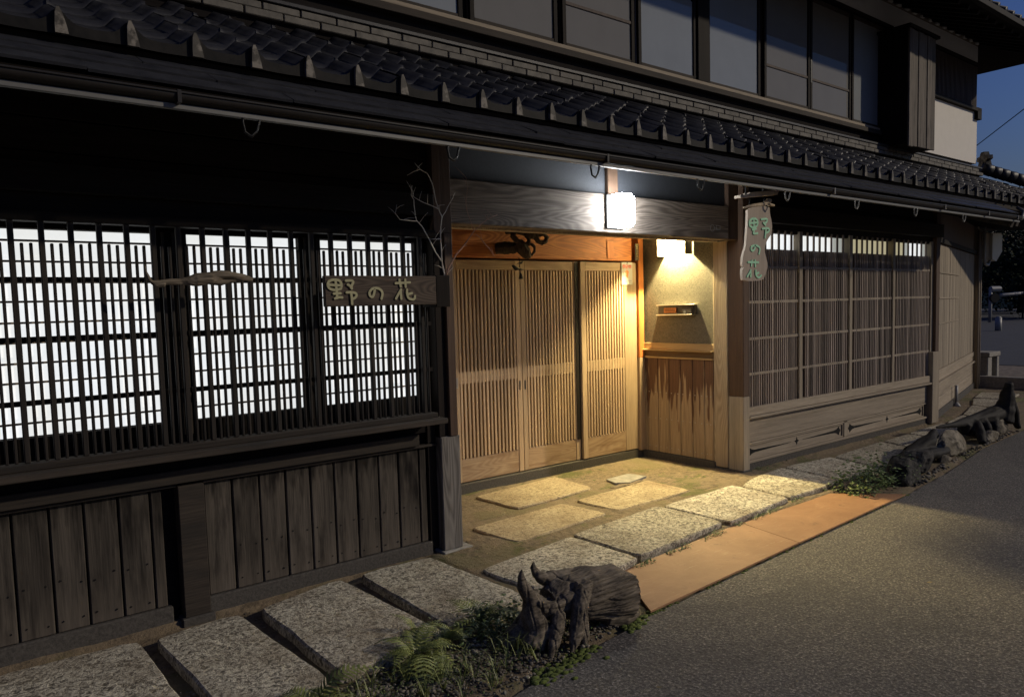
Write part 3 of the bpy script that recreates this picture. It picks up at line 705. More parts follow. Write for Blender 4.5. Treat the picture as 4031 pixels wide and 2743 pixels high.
# ---- right wing
hb('footing_stone', 'stone_base', 5.86, 9.62, 3.985, 4.12, -.06, .075, ch=.006)
hb('foot_rail', 'frame_r', 5.86, 9.60, 3.975, 4.05, .075, .10); hb('foot_rail', 'frame_r', 5.86, 9.60, 3.985, 4.05, .248, .262)
def vent_panel(x0, x1, z0, z1):
    P = hb('vent_panel', 'frame_r', x0, x1, 4.005, 4.03, z0, z1)
    zc = (z0+z1)/2; xm = (x0+x1)/2; L = (x1-x0)/2
    v = MB()   # long barbell-shaped slot with flared ends and a small diamond in the middle, cut black
    for s_ in (-1, 1):
        e = xm+s_*(L-.07)
        pts = [(xm+s_*.10, zc+.001), (e-s_*.10, zc+.012), (e-s_*.05, zc+.02), (e, zc+.045), (e+s_*.012, zc+.02), (e+s_*.035, zc), (e+s_*.012, zc-.02), (e, zc-.045), (e-s_*.05, zc-.02), (e-s_*.10, zc-.012), (xm+s_*.10, zc-.001)]
        v.prism_quad(pts if s_ < 0 else pts[::-1], 4.0025, 4.0045)
    v.prism_quad([(xm-.04, zc), (xm-.012, zc-.012), (xm, zc-.04), (xm+.012, zc-.012), (xm+.04, zc), (xm+.012, zc+.012), (xm, zc+.04), (xm-.012, zc+.012)], 4.0025, 4.0045)
    obj('vent_slot', v.mesh('vent_slot', flat('black_void', (.002, .002, .002), 1, bmp=0)), P)
    for a in ((x0, x1, z1-.014, z1), (x0, x1, z0, z0+.014)): box('moulding', P, 'frame_r', a[0], a[1], 3.992, 4.005, a[2], a[3], .002)
    for a in ((x0, x0+.016), (x1-.016, x1)): box('moulding', P, 'frame_rz', a[0], a[1], 3.992, 4.005, z0+.014, z1-.014, .002)
vent_panel(5.862, 7.615, .102, .246); vent_panel(7.70, 9.53, .102, .246)
hb('post', 'frame_rz', 7.62, 7.695, 3.985, 4.05, .10, .262)
hb('apron_board', 'frame_r', 5.862, 9.60, 3.99, 4.03, .266, .487, ch=.004, label='broad weathered board below the right lattice')
hb('sill', 'frame_r', 5.862, 9.70, 3.935, 4.05, .489, .512); hb('sill', 'frame_r', 5.862, 9.68, 3.955, 4.05, .514, .592)
hb('shutter', 'back_r', 5.862, 9.66, 4.030, 4.035, .59, 2.02, ch=0)
RL = obj('lattice', MB().box(5.862, 9.66, 3.987, 3.999, 1.845, 1.868).box(5.862, 9.66, 3.987, 3.999, 1.528, 1.552).box(5.862, 9.66, 3.987, 3.999, 1.198, 1.222).box(5.862, 9.66, 3.987, 3.999, .878, .902).mesh('lattice', 'frame_r'), H, label='right lattice window, its panes dark below a lit transom')
for a, b in ((6.735, 6.795), (7.70, 7.76), (8.665, 8.72)): box('stile', RL, 'frame_rz', a, b, 3.975, 4.05, .514, 2.20, .003)
box('stile', RL, 'frame_rz', 9.64, 9.70, 3.975, 4.05, .514, 2.20, .003)
segs = [(5.862, 6.735), (6.795, 7.70), (7.76, 8.665), (8.72, 9.64)]
tm = [['shoji'], ['shoji', 'shoji', 'shoji', 'shoji', 'shoji', 'shoji', 'shoji_dim', 'shoji_dim'], ['shoji_cream'], ['shoji_cream', 'shoji_cream', 'shoji_cream', 'shoji_dim', 'shoji', 'shoji', 'shoji', 'shoji_dim']]
for (a, b), ms in zip(segs, tm):
    n = 8; p = (b-a)/n
    for i in range(n):
        mt_ = ms[i] if len(ms) > 1 else ms[0]
        box('transom_pane', RL, mt_, a+i*p+.002, a+(i+1)*p-.002, 4.060-.02, 4.064-.02, 2.024, 2.17, 0)
        xx = a+(i+.5)*p
        for j in (-1, 0, 1):
            xs_ = xx+p/2+j*p/3 if True else xx
            if xs_ > b-.01: continue
            top = 2.20 if j == 0 else 2.022
            yo = 3.985+random.uniform(0, .003)
            box('slat', RL, 'slat_r', xs_-(.0125 if j == 0 else .0088), xs_+(.0125 if j == 0 else .0088), yo, yo+.015, .59, top, .003)
hb('rail', 'dark_x', 5.862, 9.70, 4.0, 4.054, 2.172, 2.22); hb('rail', 'dark_x', 5.862, 9.68, 4.04, 4.054, 2.0, 2.022)
hb('wall_plank', 'dark_x', 5.862, 9.70, 3.99, 4.05, 2.222, 2.45); hb('wall_plank', 'dark_x', 5.862, 9.70, 3.985, 4.05, 2.452, 2.70)
hb('beam', 'dark_x', 5.86, 9.8, 3.90, 3.985, 2.25, 2.40)
hb('post', 'frame_rz', 9.615, 9.80, 3.93, 4.10, .012, .88, label='corner post, bleached foot'); hb('post', 'post_brown', 9.70, 9.80, 3.94, 4.10, .88, 2.6)
hb('backing_board', 'board_dark', 9.60, 9.70, 4.02, 4.06, .07, .50, ch=0)
# ---- angled wall beyond the corner post: local frame u along the wall, built rotated
A0 = Vector((9.80, 3.99)); B0 = Vector((13.8, 5.0)); ANG = math.atan2(B0.y-A0.y, B0.x-A0.x); UL = (B0-A0).length
def abox(name, mat, u0, u1, v0, v1, z0, z1, ch=.004, **k):
    me = MB().box(-(u1-u0)/2, (u1-u0)/2, -(v1-v0)/2, (v1-v0)/2, -(z1-z0)/2, (z1-z0)/2, ch).mesh(name, mat)
    uc, vc = (u0+u1)/2, (v0+v1)/2
    return obj(name, me, H, (A0.x+math.cos(ANG)*uc-math.sin(ANG)*vc, A0.y+math.sin(ANG)*uc+math.cos(ANG)*vc, (z0+z1)/2), (0, 0, ANG), **k)
abox('footing_stone', 'stone_base', 0, UL, -.02, .1, -.06, .10)
abox('apron_board', 'frame_r', 0, UL-.1, 0, .04, .10, .26); abox('apron_board', 'frame_r', 0, UL-.1, .003, .04, .262, .44)
abox('sill', 'frame_r', 0, UL-.1, -.03, .05, .442, .470); abox('sill', 'frame_r', 0, UL-.1, -.01, .05, .55, .615)
abox('apron_board', 'frame_r', 0, UL-.1, .0, .04, .472, .548)
u = .0; i = 0
while u < UL-.15:
    wdt = .115
    abox('wall_board', 'frame_rz', u+.003, u+wdt-.003, .002+random.uniform(0, .006), .03, .617, 2.2, .006); u += wdt; i += 1
for z in (1.20, 1.52, 1.84): abox('rail', 'frame_r', .3, 2.1, -.008, .002, z-.008, z+.008, .001)
abox('rail', 'dark_x', 0, UL-.1, -.03, .04, 2.2, 2.26); abox('wall_plank', 'post_brown', 0, UL-.1, .004, .04, 2.262, 2.9)
abox('post', 'frame_rz', UL-.10, UL+.06, -.04, .12, .0, 2.9, label='end post of the angled wall')
pp = MB()
for u, v, r_ in ((UL-.16, -.06, .022), (UL-.02, -.075, .018)):
    x_, y_ = A0.x+math.cos(ANG)*u-math.sin(ANG)*v, A0.y+math.sin(ANG)*u+math.cos(ANG)*v
    obj('downpipe', MB().tube([(x_, y_, .0), (x_, y_, 2.6)], r_, 10).mesh('downpipe', 'frame_rz', True), H)
x_, y_ = A0.x+math.cos(ANG)*1.62+math.sin(ANG)*.05, A0.y+math.sin(ANG)*1.62-math.cos(ANG)*.05
obj('tap_pipe', MB().tube([(x_, y_, .05), (x_, y_, .30)], .022, 10).tube([(x_, y_, .05), (x_-.02, y_-.03, -.01)], [.03, .05], 10).mesh('tap_pipe', 'pole_grey', True), H)

# ---- pent roof: soffit, tiles
def zroof(y): return 2.735 + (y-3.6)*.5
XR = 15.3
def quad_prism(pts, th):
    vs = [Vector(p) for p in pts]; n = (vs[1]-vs[0]).cross(vs[3]-vs[0]).normalized(); 
    if n.z < 0: n = -n
    return MB().add(vs+[v-n*th for v in vs], [(0,1,2,3),(7,6,5,4),(0,4,5,1),(1,5,6,2),(2,6,7,3),(3,7,4,0)])
roofp = obj('tile_roof', quad_prism([(-3, 3.62, 2.70), (XR-.05, 3.62, 2.70), (13.75, 5.05, 3.40), (-3, 5.05, 3.40)], .03).mesh('tile_roof', 'dark_x'), H, label='dark pent roof of curved clay tiles between the two storeys')
obj('roof_side', quad_prism([(XR-.05, 3.62, 2.70), (XR-.05, 9.2, 2.70), (13.75, 9.2, 3.40), (13.75, 5.05, 3.40)], .03).mesh('roof_side', 'tile'), roofp)
def prof(u):   # S-curved pantile: narrow roll at the ends, broad shallow pan between
    r = math.exp(-(u/.15)**2) + math.exp(-((1-u)/.13)**2)
    return .048*r - .012*math.sin(math.pi*u)
NU = 14
def tile_mesh():
    us = [i/NU for i in range(NU+1)]; us = [u*1.06 for u in us]; L = .27; vs = []; fs = []
    for (s_, lift) in ((0, .020), (L, .0)):
        for u in us: vs.append((u*.265, s_*.8944, prof(min(u, 1.0)) + s_*.4472 + lift))
    n = NU+1
    fs += [(i, i+1, n+i+1, n+i) for i in range(NU)]
    o = len(vs)
    for u in us: vs.append((u*.265, .0-.001, prof(min(u, 1.0))+.020-.022))
    fs += [(o+i, o+i+1, i+1, i) for i in range(NU)]
    return MB().add(vs, fs).mesh('roof_tile', 'tile', True, False)
TM = tile_mesh()
def eave_mesh():
    us = [i/NU for i in range(NU+1)]; vs = []; fs = []
    for u in us: vs.append((u*.265, -.012, prof(u)+.022))
    for u in us: vs.append((u*.265, -.014, -.030-.004*math.sin(math.pi*u)))
    n = NU+1; fs += [(n+i, n+i+1, i+1, i) for i in range(NU)]
    for u in us: vs.append((u*.265, .012, prof(u)+.024))
    fs += [(i, i+1, 2*n+i+1, 2*n+i) for i in range(NU)]
    mb = MB().add(vs, fs)
    # raised wing at the roll
    w_ = [(-.014, -.034), (.034, -.034), (.028, .0), (.016, .044), (.005, .070), (-.005, .068), (-.011, .045), (-.014, .0)]
    nf = len(mb.f); mb.prism_quad(w_, -.034, -.013)
    me = mb.mesh('eave_tile', 'tile_front', False, True); me.materials.append(M['tile_eave'])
    for p in me.polygons: p.material_index = 1 if p.index >= nf else 0
    return me
EM = eave_mesh()
rows = [3.60+.21*i for i in range(6)]
cols = [4.014+.2655*k for k in range(-26, 43)]
cnt = 0; rest = MB()
cand = []
for r_, y in enumerate(rows):
    for x in cols:
        if x+.2 > 13.72+(5.05-y)*1.07: continue
        cand.append((math.hypot(x+.5, y), x, y, r_))
def vis(x, r_): return x > .6+.25*r_
keep = sorted([c for c in cand if vis(c[1], c[3])])[:298]
kset = set((c[1], c[3]) for c in keep)
tv = [tuple(v.co) for v in TM.vertices]; tf = [tuple(p.vertices) for p in TM.polygons]
for d_, x, y, r_ in cand:
    loc = (x+random.uniform(-.003, .003), y+random.uniform(-.006, .006), zroof(y)+random.uniform(-.002, .003))
    if (x, r_) in kset: obj('roof_tile', TM, roofp, loc, (0, random.uniform(-.012, .012), random.uniform(-.01, .01)))
    else: rest.add([(a+loc[0]-5, b+loc[1]-4.2, c+loc[2]) for a, b, c in tv], tf)
o = obj('roof_tiles', rest.mesh('roof_tiles', 'tile', True, False), roofp, (5, 4.2, 0), kind='stuff')
for x in cols + [c for c in []]:
    if x > XR-.3: continue
    obj('eave_tile', EM, roofp, (x, 3.60+random.uniform(-.003, .003), zroof(3.6)+random.uniform(-.003, .003)))
hb('eave_board', 'dark_x', -3, XR-.1, 3.63, 3.66, 2.62, 2.70, p=roofp)
# flat tile courses against the upper wall
x = -1.03
for row, (z, off, yy) in enumerate(((3.445, 0, 4.86), (3.50, .125, 4.875))):
    x = -.772+off
    while x < 13.5:
        wdt = .252
        box('flat_tile', roofp, 'noshi', x, x+wdt-.004, yy+random.uniform(-.003, .003), 5.0, z, z+.047, .005); x += .2575
hb('flat_tile_backing', 'board_dark', -3, 13.6, 4.90, 5.04, 3.38, 3.57, ch=0, p=roofp)
hb('ridge_cap', 'tile', -3, 13.62, 4.865, 5.02, 3.552, 3.580, p=roofp)
# hip ridge and its end ornament
hp0, hp1 = Vector((13.80, 4.93, 3.52)), Vector((15.25, 3.62, 2.86))
hd = hp1-hp0; L = hd.length; nseg = 16
for i in range(nseg):
    a = hp0+hd*(i/nseg); b = hp0+hd*((i+1)/nseg*1.0)+Vector((0, 0, 0))
    obj('hip_tile', MB().tube([(0, 0, 0), tuple((b-a)*1.15)], [.085, .095], 10).mesh('hip_tile', 'tile', True), roofp, tuple(a+Vector((0, 0, .07))))
orn = MB().prism_y([(-.10, -.12), (.10, -.12), (.13, 0), (.10, .08), (.16, .10), (.15, .16), (.07, .17), (.04, .23), (-.04, .23), (-.07, .17), (-.15, .16), (-.16, .10), (-.10, .08), (-.13, 0)], -.04, .04)
orn.tube([(0, -.06, .05), (0, .06, .05)], .05, 12).tube([(.06, -.03, .20), (.16, -.05, .22), (.20, -.05, .13), (.16, -.05, .08)], .03, 8)
obj('ornament_tile', orn.mesh('ornament_tile', 'tile_eave'), roofp, (13.95, 4.95, 3.64), (0, 0, R(50)))
# slate-dark eave boards under the tiles
eave = obj('eave', quad_prism([(-3, 3.26, 2.462), (10.2, 3.26, 2.462), (10.2, 3.72, 2.70), (-3, 3.72, 2.70)], .025).mesh('eave', 'dark_x'), H, label='low eave of overlapping dark boards above the gutter')
for r_ in range(3):
    y0, y1 = 3.245+.13*r_, 3.245+.13*r_+.16
    x = -1.2-.2*r_
    while x < 10.2:
        L = random.uniform(.75, .95); x2 = min(x+L, 10.22)
        z0, z1 = 2.478+(y0-3.245)*.52, 2.478+(y1-3.245)*.52
        j = random.uniform(-.002, .003); c = ((x+x2)/2, (y0+y1)/2, (z0+z1)/2)
        me = quad_prism([(x-c[0], y0-c[1]+random.uniform(-.006, .006), z0-c[2]+.010+j), (x2-.004-c[0], y0-c[1]+random.uniform(-.006, .006), z0-c[2]+.010+j), (x2-.004-c[0], y1-c[1], z1-c[2]), (x-c[0], y1-c[1], z1-c[2])], .012).mesh('eave_shingle', 'shingle')
        obj('eave_shingle', me, eave, c); x = x2
for x in frange(-1.6, 9.9, 25):
    obj('rafter', quad_prism([(x-.03, 3.30, 2.445), (x+.03, 3.30, 2.445), (x+.03, 4.02, 2.72), (x-.03, 4.02, 2.72)], .055).mesh('rafter', 'dark_x'), eave)
for x, dz in ((10.15, -.01), (10.32, .01), (10.6, .0)):
    obj('rafter', quad_prism([(x-.035, 3.28, 2.42+dz), (x+.035, 3.28, 2.42+dz), (x+.035, 4.3, 2.75+dz), (x-.035, 4.3, 2.75+dz)], .09).mesh('rafter', 'sill_x'), eave)
hb('soffit', 'board_dark', -3, 13.7, 4.0, 5.06, 2.76, 2.78, ch=0)
hb('soffit', 'board_dark', 10.2, XR-.1, 3.66, 5.0, 2.655, 2.68, ch=0)
# ---- gutter: half-round channel on wire hooks
gx0, gx1 = -2.0, 10.12
def gprof(t):  # t 0..1 round the channel, open at the top
    a = math.pi*t; return 3.225-.045*math.cos(a), 2.432-.038*math.sin(a)**.6
gut = MB(); nn = 12; vs = []
for x in (gx0, gx1):
    for i in range(nn+1): y, z = gprof(i/nn); vs.append((x, y, z))
    for i in range(nn+1): y, z = gprof(i/nn); vs.append((x, 3.225+(y-3.225)*.92, z+.004))
k_ = 2*(nn+1); fs = []
for i in range(nn):
    fs.append((i, i+1, k_+i+1, k_+i)); fs.append((nn+1+i, k_+nn+1+i, k_+nn+2+i, nn+2+i))
fs.append((0, k_, k_+nn+1, nn+1)); fs.append((nn, 2*nn+1, k_+2*nn+1, k_+nn)); 
gut.add(vs, fs)
G = obj('gutter', gut.mesh('gutter', 'gutter', True), H, label='brown half-round rain gutter')
box('gutter_lip', G, 'gutter', gx0, gx1, 3.174, 3.181, 2.426, 2.434, .001)
box('gutter_strip', G, 'gutter_pale', gx0, gx1, 3.212, 3.236, 2.371, 2.3925, .002, label='pale strip under the gutter')
for x in (1.23, 2.26, 3.27, 4.27, 5.32, 6.38, 7.49, 8.6, .2, -.85):
    hk = MB().tube([(0, .02, .04), (0, .02, .0), (-.012, .02, -.04), (-.035, .02, -.065), (-.062, .02, -.05), (-.07, .02, -.01), (-.068, .02, .008)], .006, 6)
    obj('gutter_hook', hk.mesh('gutter_hook', 'iron' if x < 5 else 'gutter_pale', True), G, (x, 3.20, 2.365))
for x in (5.9, 8.0, 9.1, 9.95, 3.3, .9):
    box('gutter_joint', G, 'gutter_pale' if x > 5 else 'gutter', x-.008, x+.008, 3.172, 3.279, 2.388, 2.438, .001)
obj('gutter_end', MB().tube([(10.1, 3.225, 2.40), (10.2, 3.22, 2.42), (10.26, 3.22, 2.50), (10.3, 3.3, 2.56)], .02, 8).mesh('gutter_end', 'gutter_pale', True), G)
# ---- upper storey
hb('sill', 'sill_x', -3, 10.66, 4.95, 5.06, 3.725, 3.782); hb('sill', 'frame_r', -3, 10.64, 4.975, 5.06, 3.784, 3.822)
hb('wall_plank', 'board_dark', -3, 13.6, 5.02, 5.06, 3.56, 3.722, ch=0)
def window(x0, x1, y, mat, mun, curtain=False, frame='sill_x', st=.045):
    Wn = obj('window', MB().box(x0, x1, y+.034, y+.045, 3.83, 5.17).mesh('window', 'curtain' if curtain else 'back_r'), H)
    for a, b in ((x0, x0+st), (x1-st, x1)): box('stile', Wn, 'dark_z', a, b, y, y+.03, 3.83, 5.17, .003)
    box('bottom_rail', Wn, frame, x0+st, x1-st, y+.002, y+.03, 3.83, 3.862, .003); box('top_rail', Wn, frame, x0+st, x1-st, y+.002, y+.03, 5.12, 5.17, .003)
    for z in mun: box('muntin', Wn, 'back_r', x0+st, x1-st, y+.004, y+.026, z-.014, z+.014, .002)
    if curtain:
        box('pane', Wn, mat, x0+st, x1-st, y+.014, y+.019, 3.862, 4.60, 0)
        obj('glass', MB().add([(x0+st, y+.016, 4.60), (x1-st, y+.016, 4.60), (x1-st, y+.016, 5.12), (x0+st, y+.016, 5.12)], [(0, 1, 2, 3)]).mesh('glass', 'glass', False, False), Wn)
    else:
        box('pane', Wn, mat, x0+st, x1-st, y+.014, y+.019, 3.862, 5.12, 0)
    if curtain:
        cm = MB(); n = 60; vs = []
        for i in range(n+1):
            xx = x0+.05+(x1-x0-.30)*i/n; yy = y+.026+.005*math.sin(i*1.9+.6*math.sin(i*.7))
            vs += [(xx, yy, 4.62-.02*math.sin(i*.5)), (xx, yy, 5.15)]
        cm.add(vs, [(2*i, 2*i+2, 2*i+3, 2*i+1) for i in range(n)])
        obj('curtain', cm.mesh('curtain', 'curtain', True, False), Wn)
    return Wn
wins = [(-.9, .3, 'paper_grey', (4.21,), 0), (.33, 1.5, 'paper_blue', (), 0), (1.53, 2.60, 'paper_grey', (4.21,), 0), (2.63, 3.60, 'paper_blue', (), 0), (3.66, 4.60, 'paper_grey', (), 0),
        (4.67, 5.60, 'paper_grey', (4.205,), 0), (5.64, 6.52, 'paper_blue', (), 1), (6.72, 7.68, 'paper_blue', (), 0), (7.74, 8.70, 'paper_grey', (4.205,), 0), (8.73, 9.71, 'paper_grey', (4.205,), 0), (9.71, 10.60, 'paper_blue', (), 0)]
for i, (a, b, mt_, mun, cu) in enumerate(wins): window(a, b, 5.0+(.012 if i % 2 else 0), mt_, mun, cu)
box('finger_pull', H, 'iron', 8.70, 8.735, 4.992, 4.998, 4.15, 4.42, .001)
hb('mullion', 'dark_z', 6.525, 6.715, 4.98, 5.06, 3.825, 5.18, label='broad dark post between the upper windows')
hb('window_head', 'dark_x', -3, 10.75, 4.96, 5.06, 5.17, 5.215)
hb('jamb', 'dark_z', 10.61, 10.9, 4.99, 5.06, 3.60, 5.17)
hb('plaster_band', 'plaster_white', -3, 13.70, 4.99, 5.06, 5.218, 5.50, ch=.003, label='white plaster band under the upper eave')
hb('plaster_panel', 'plaster_white', 11.25, 13.70, 4.985, 5.06, 3.66, 4.47, ch=.003, label='white plaster panel at the upper corner')
hb('corner_wall', 'plaster_white', 13.62, 13.70, 5.06, 9.2, 3.4, 5.5, ch=0)
# shutter box of upright boards
SB = hb('shutter_box', 'dark_z', 10.42, 11.24, 4.63, 5.06, 3.56, 5.06, ch=.004, label='tall shutter box of upright boards')
for i, a in enumerate(frange(10.42, 11.22, 6)[:-1]):
    wdt = .8/6; yo = .008*(i % 2)
    box('board', SB, 'box_z', a+.002, a+wdt-.002, 4.60+yo, 4.628, 3.53+random.uniform(-.01, .015), 5.03, .006)
box('cap', SB, 'dark_x', 10.38, 11.28, 4.575, 5.06, 5.035, 5.075, .004)
# dark latticed opening
UL_ = hb('upper_lattice', 'dark_x', 11.6, 13.66, 4.98, 5.06, 4.475, 5.215, ch=.003, label='dark close-set lattice high on the corner')
for x in frange(11.65, 13.58, 42):
    box('slat', UL_, 'back_r', x-.012, x+.012, 4.955, 4.978, 4.53, 5.16, .002)
box('rail', UL_, 'dark_x', 11.58, 13.72, 4.93, 4.98, 4.47, 4.525, .003); box('rail', UL_, 'dark_x', 11.58, 13.74, 4.93, 4.98, 5.165, 5.215, .003)
box('bracket', UL_, 'dark_z', 13.58, 13.74, 4.93, 5.0, 4.35, 4.53, .003)
# ---- upper roof: hipped eaves seen from below
UR = obj('upper_roof', MB().add([(-3, 3.98, 5.20), (14.45, 3.98, 5.26), (14.45, 9.5, 5.26), (-3, 9.5, 5.2), (-3, 5.0, 5.62), (13.68, 5.0, 5.60), (13.68, 9.5, 5.60), (-3, 9.5, 5.62),
    (-3, 3.98, 5.27), (14.45, 3.98, 5.33), (14.45, 9.5, 5.33), (11.5, 7.4, 7.0), (-3, 7.4, 7.0)],
    [(0, 4, 5, 1), (1, 5, 6, 2), (0, 1, 9, 8), (1, 2, 10, 9), (8, 9, 11, 12), (9, 10, 11)]).mesh('upper_roof', 'dark_x'), H, label='heavy tiled upper roof oversailing the corner')
box('eave_shadow_board', UR, 'dark_x', -3, 14.5, 3.90, 3.975, 5.20, 5.275, .004)  # added board, straightens the eave's shadow on the upper windows
ue = MB()
for x in frange(6.0, 14.35, 32): ue.tube([(x, 3.95, 5.315+.05*max(0, (x-11)/3.4)**2), (x, 4.6, 5.64)], .05, 8)
obj('edge_tiles', ue.mesh('edge_tiles', 'tile', True), UR, kind='stuff')
ue = MB()
for y in frange(3.98, 8.5, 17): ue.tube([(14.48, y, 5.33), (14.0, y, 5.58)], .05, 8)
obj('edge_tiles', ue.mesh('edge_tiles_side', 'tile', True), UR, kind='stuff')
for x in frange(9.2, 13.6, 18):
    box('rafter_end', UR, 'plaster_white', x-.05, x+.05, 4.955, 4.985, 5.515, 5.545, .003)
hb('wall_plate', 'frame_r', -3, 13.70, 4.985, 5.06, 5.503, 5.60, p=UR)
for x in frange(9.0, 14.3, 18):
    obj('rafter', quad_prism([(x-.03, 4.02, 5.195), (x+.03, 4.02, 5.195), (x+.03, 5.0, 5.59), (x-.03, 5.0, 5.59)], .05).mesh('rafter', 'dark_x'), UR)

# ================================================================== LAMPS
lw = thing('wall_lamp', 'brilliant white square glass lamp on the grey lintel over the doors', 'lamp', (4.20, 3.985, 2.24))
def rounded_box(x0, x1, y0, y1, z0, z1, r, n=4):
    bm = bmesh.new(); bmesh.ops.create_cube(bm, size=1)
    for v in bm.verts: v.co = ((x0+x1)/2+v.co.x*(x1-x0), (y0+y1)/2+v.co.y*(y1-y0), (z0+z1)/2+v.co.z*(z1-z0))
    bmesh.ops.bevel(bm, geom=list(bm.edges), offset=r, segments=n, affect='EDGES'); mb = MB()
    mb.add([tuple(v.co) for v in bm.verts], []); bm.verts.index_update()
    mb.f = [tuple(v.index for v in f.verts) for f in bm.faces]; bm.free(); return mb
box('back_plate', lw, 'iron', 4.095, 4.275, 3.962, 3.983, 2.115, 2.365, .003)
obj('glass_shade', rounded_box(4.105, 4.262, 3.82, 3.961, 2.12, 2.36, .022).mesh('glass_shade', 'lamp_white', True), lw)

ls = thing('wall_sconce', 'warm glowing slatted wall light on the flecked plaster of the entrance', 'lamp', (5.77, 4.66, 2.03))
# curved frosted front in a brass frame, open at the foot
fr = MB(); n = 14; vs = []
for z in (2.10, 2.225):
    for i in range(n+1):
        t = i/n; y = 4.50+.32*t; x = 5.765-.03-.085*math.sin(math.pi*t)**.7
        vs.append((x, y, z))
fr.add(vs, [(i, i+1, n+2+i, n+1+i) for i in range(n)])
obj('glass_front', fr.mesh('glass_front', 'lamp_warm', True, False), ls)
for y in (4.494, 4.826): box('side_plate', ls, 'metal', 5.665, 5.773, y-.003, y+.003, 2.0, 2.23, .001)
for z in (2.096, 2.228): 
    rg = MB().tube([(5.765-.033-.088*math.sin(math.pi*i/n)**.7, 4.50+.32*i/n, z) for i in range(n+1)], .004, 6)
    obj('rim', rg.mesh('rim', 'metal', True), ls)
for t in (.2, .4, .62, .8):
    y = 4.50+.32*t; x = 5.765-.033-.088*math.sin(math.pi*t)**.7
    box('slat', ls, 'shelf_y', x-.004, x, y-.002, y+.002, 2.10, 2.225, 0)
pl = bpy.data.lights.new('sconce_bulb', 'POINT'); pl.energy = 500; pl.color = (1.0, .80, .37); pl.shadow_soft_size = .02
po = bpy.data.objects.new('sconce_bulb', pl); COL.objects.link(po); po.location = Vector((5.738, 4.705, 2.17))-Vector(ls.location); po.parent = ls

# ================================================================== SIGNS
SIGN_A = [[(1.7965, 1.7227), (1.771, 1.722), (1.7515, 1.7118), (1.7468, 1.6928), (1.7576, 1.6752), (1.7811, 1.6686), (1.8068, 1.6705), (1.8231, 1.6763)], [(1.7965, 1.7227), (1.8156, 1.7192), (1.8261, 1.7044), (1.8262, 1.6866)], [(1.7933, 1.7221), (1.7955, 1.6897), (1.7979, 1.6543), (1.7988, 1.6263)], [(1.7523, 1.6963), (1.8239, 1.6926)], [(1.7801, 1.6498), (1.8187, 1.6512)], [(1.7853, 1.6238), (1.8064, 1.6306), (1.8273, 1.6289)], [(1.8527, 1.7177), (1.8904, 1.7198), (1.8972, 1.7103), (1.8858, 1.6924), (1.8819, 1.6789)], [(1.8631, 1.6969), (1.8759, 1.6909), (1.8857, 1.6759)], [(1.8546, 1.6553), (1.8841, 1.6565), (1.9102, 1.6503), (1.9129, 1.6368), (1.899, 1.6234), (1.8873, 1.6206)], [(1.8807, 1.6536), (1.8831, 1.6206), (1.8837, 1.5937)], [(2.0241, 1.6675), (2.0178, 1.6432), (2.0085, 1.6265), (1.9919, 1.6358), (1.9895, 1.6571), (2.0108, 1.6761), (2.0418, 1.6781), (2.0654, 1.6657), (2.0725, 1.6457), (2.0633, 1.6187)], [(2.1569, 1.7039), (2.2493, 1.7085)], [(2.1811, 1.7242), (2.1883, 1.6852)], [(2.219, 1.7242), (2.2208, 1.6835)], [(2.1894, 1.668), (2.1722, 1.6447), (2.1549, 1.6184)], [(2.1871, 1.657), (2.1889, 1.6163)], [(2.2281, 1.6677), (2.227, 1.641), (2.2362, 1.6172), (2.2616, 1.6106), (2.2765, 1.6151), (2.2791, 1.6316)], [(2.2317, 1.6409), (2.2595, 1.6476)]]
SIGN_B = [[(5.0027, 2.1661), (4.9591, 2.1532), (4.9433, 2.1285), (4.9542, 2.1024), (5.0005, 2.0964), (5.0426, 2.109), (5.0587, 2.1367), (5.0428, 2.1601), (5.0027, 2.1661)], [(5.0026, 2.1634), (5.0051, 2.0966), (5.005, 2.0698)], [(4.947, 2.127), (5.0568, 2.1376)], [(4.9837, 2.0807), (5.0331, 2.0892)], [(5.005, 2.0698), (4.9909, 2.0499), (5.0518, 2.0566)], [(5.0995, 2.1629), (5.1829, 2.1721), (5.1732, 2.1465), (5.1424, 2.1363)], [(5.128, 2.1389), (5.1567, 2.1223)], [(5.1135, 2.0932), (5.1808, 2.1016), (5.208, 2.0934), (5.1982, 2.075), (5.1662, 2.0644)], [(5.1595, 2.0897), (5.1497, 2.0294)], [(5.0204, 1.9629), (5.0137, 1.9357), (4.9856, 1.9216), (4.9625, 1.9371), (4.9765, 1.9589), (5.0279, 1.9685), (5.0797, 1.9537), (5.0825, 1.9321), (5.07, 1.9047)], [(4.9297, 1.84), (5.0632, 1.8394)], [(4.9788, 1.8516), (4.9711, 1.8138)], [(5.018, 1.8549), (5.0225, 1.8091)], [(4.9636, 1.7814), (4.9431, 1.7571), (4.9171, 1.7328)], [(4.9635, 1.7626), (4.9614, 1.7314)], [(5.027, 1.7793), (5.0269, 1.7414), (5.0646, 1.7225), (5.098, 1.7418)], [(5.0316, 1.7523), (5.0628, 1.7623)]]
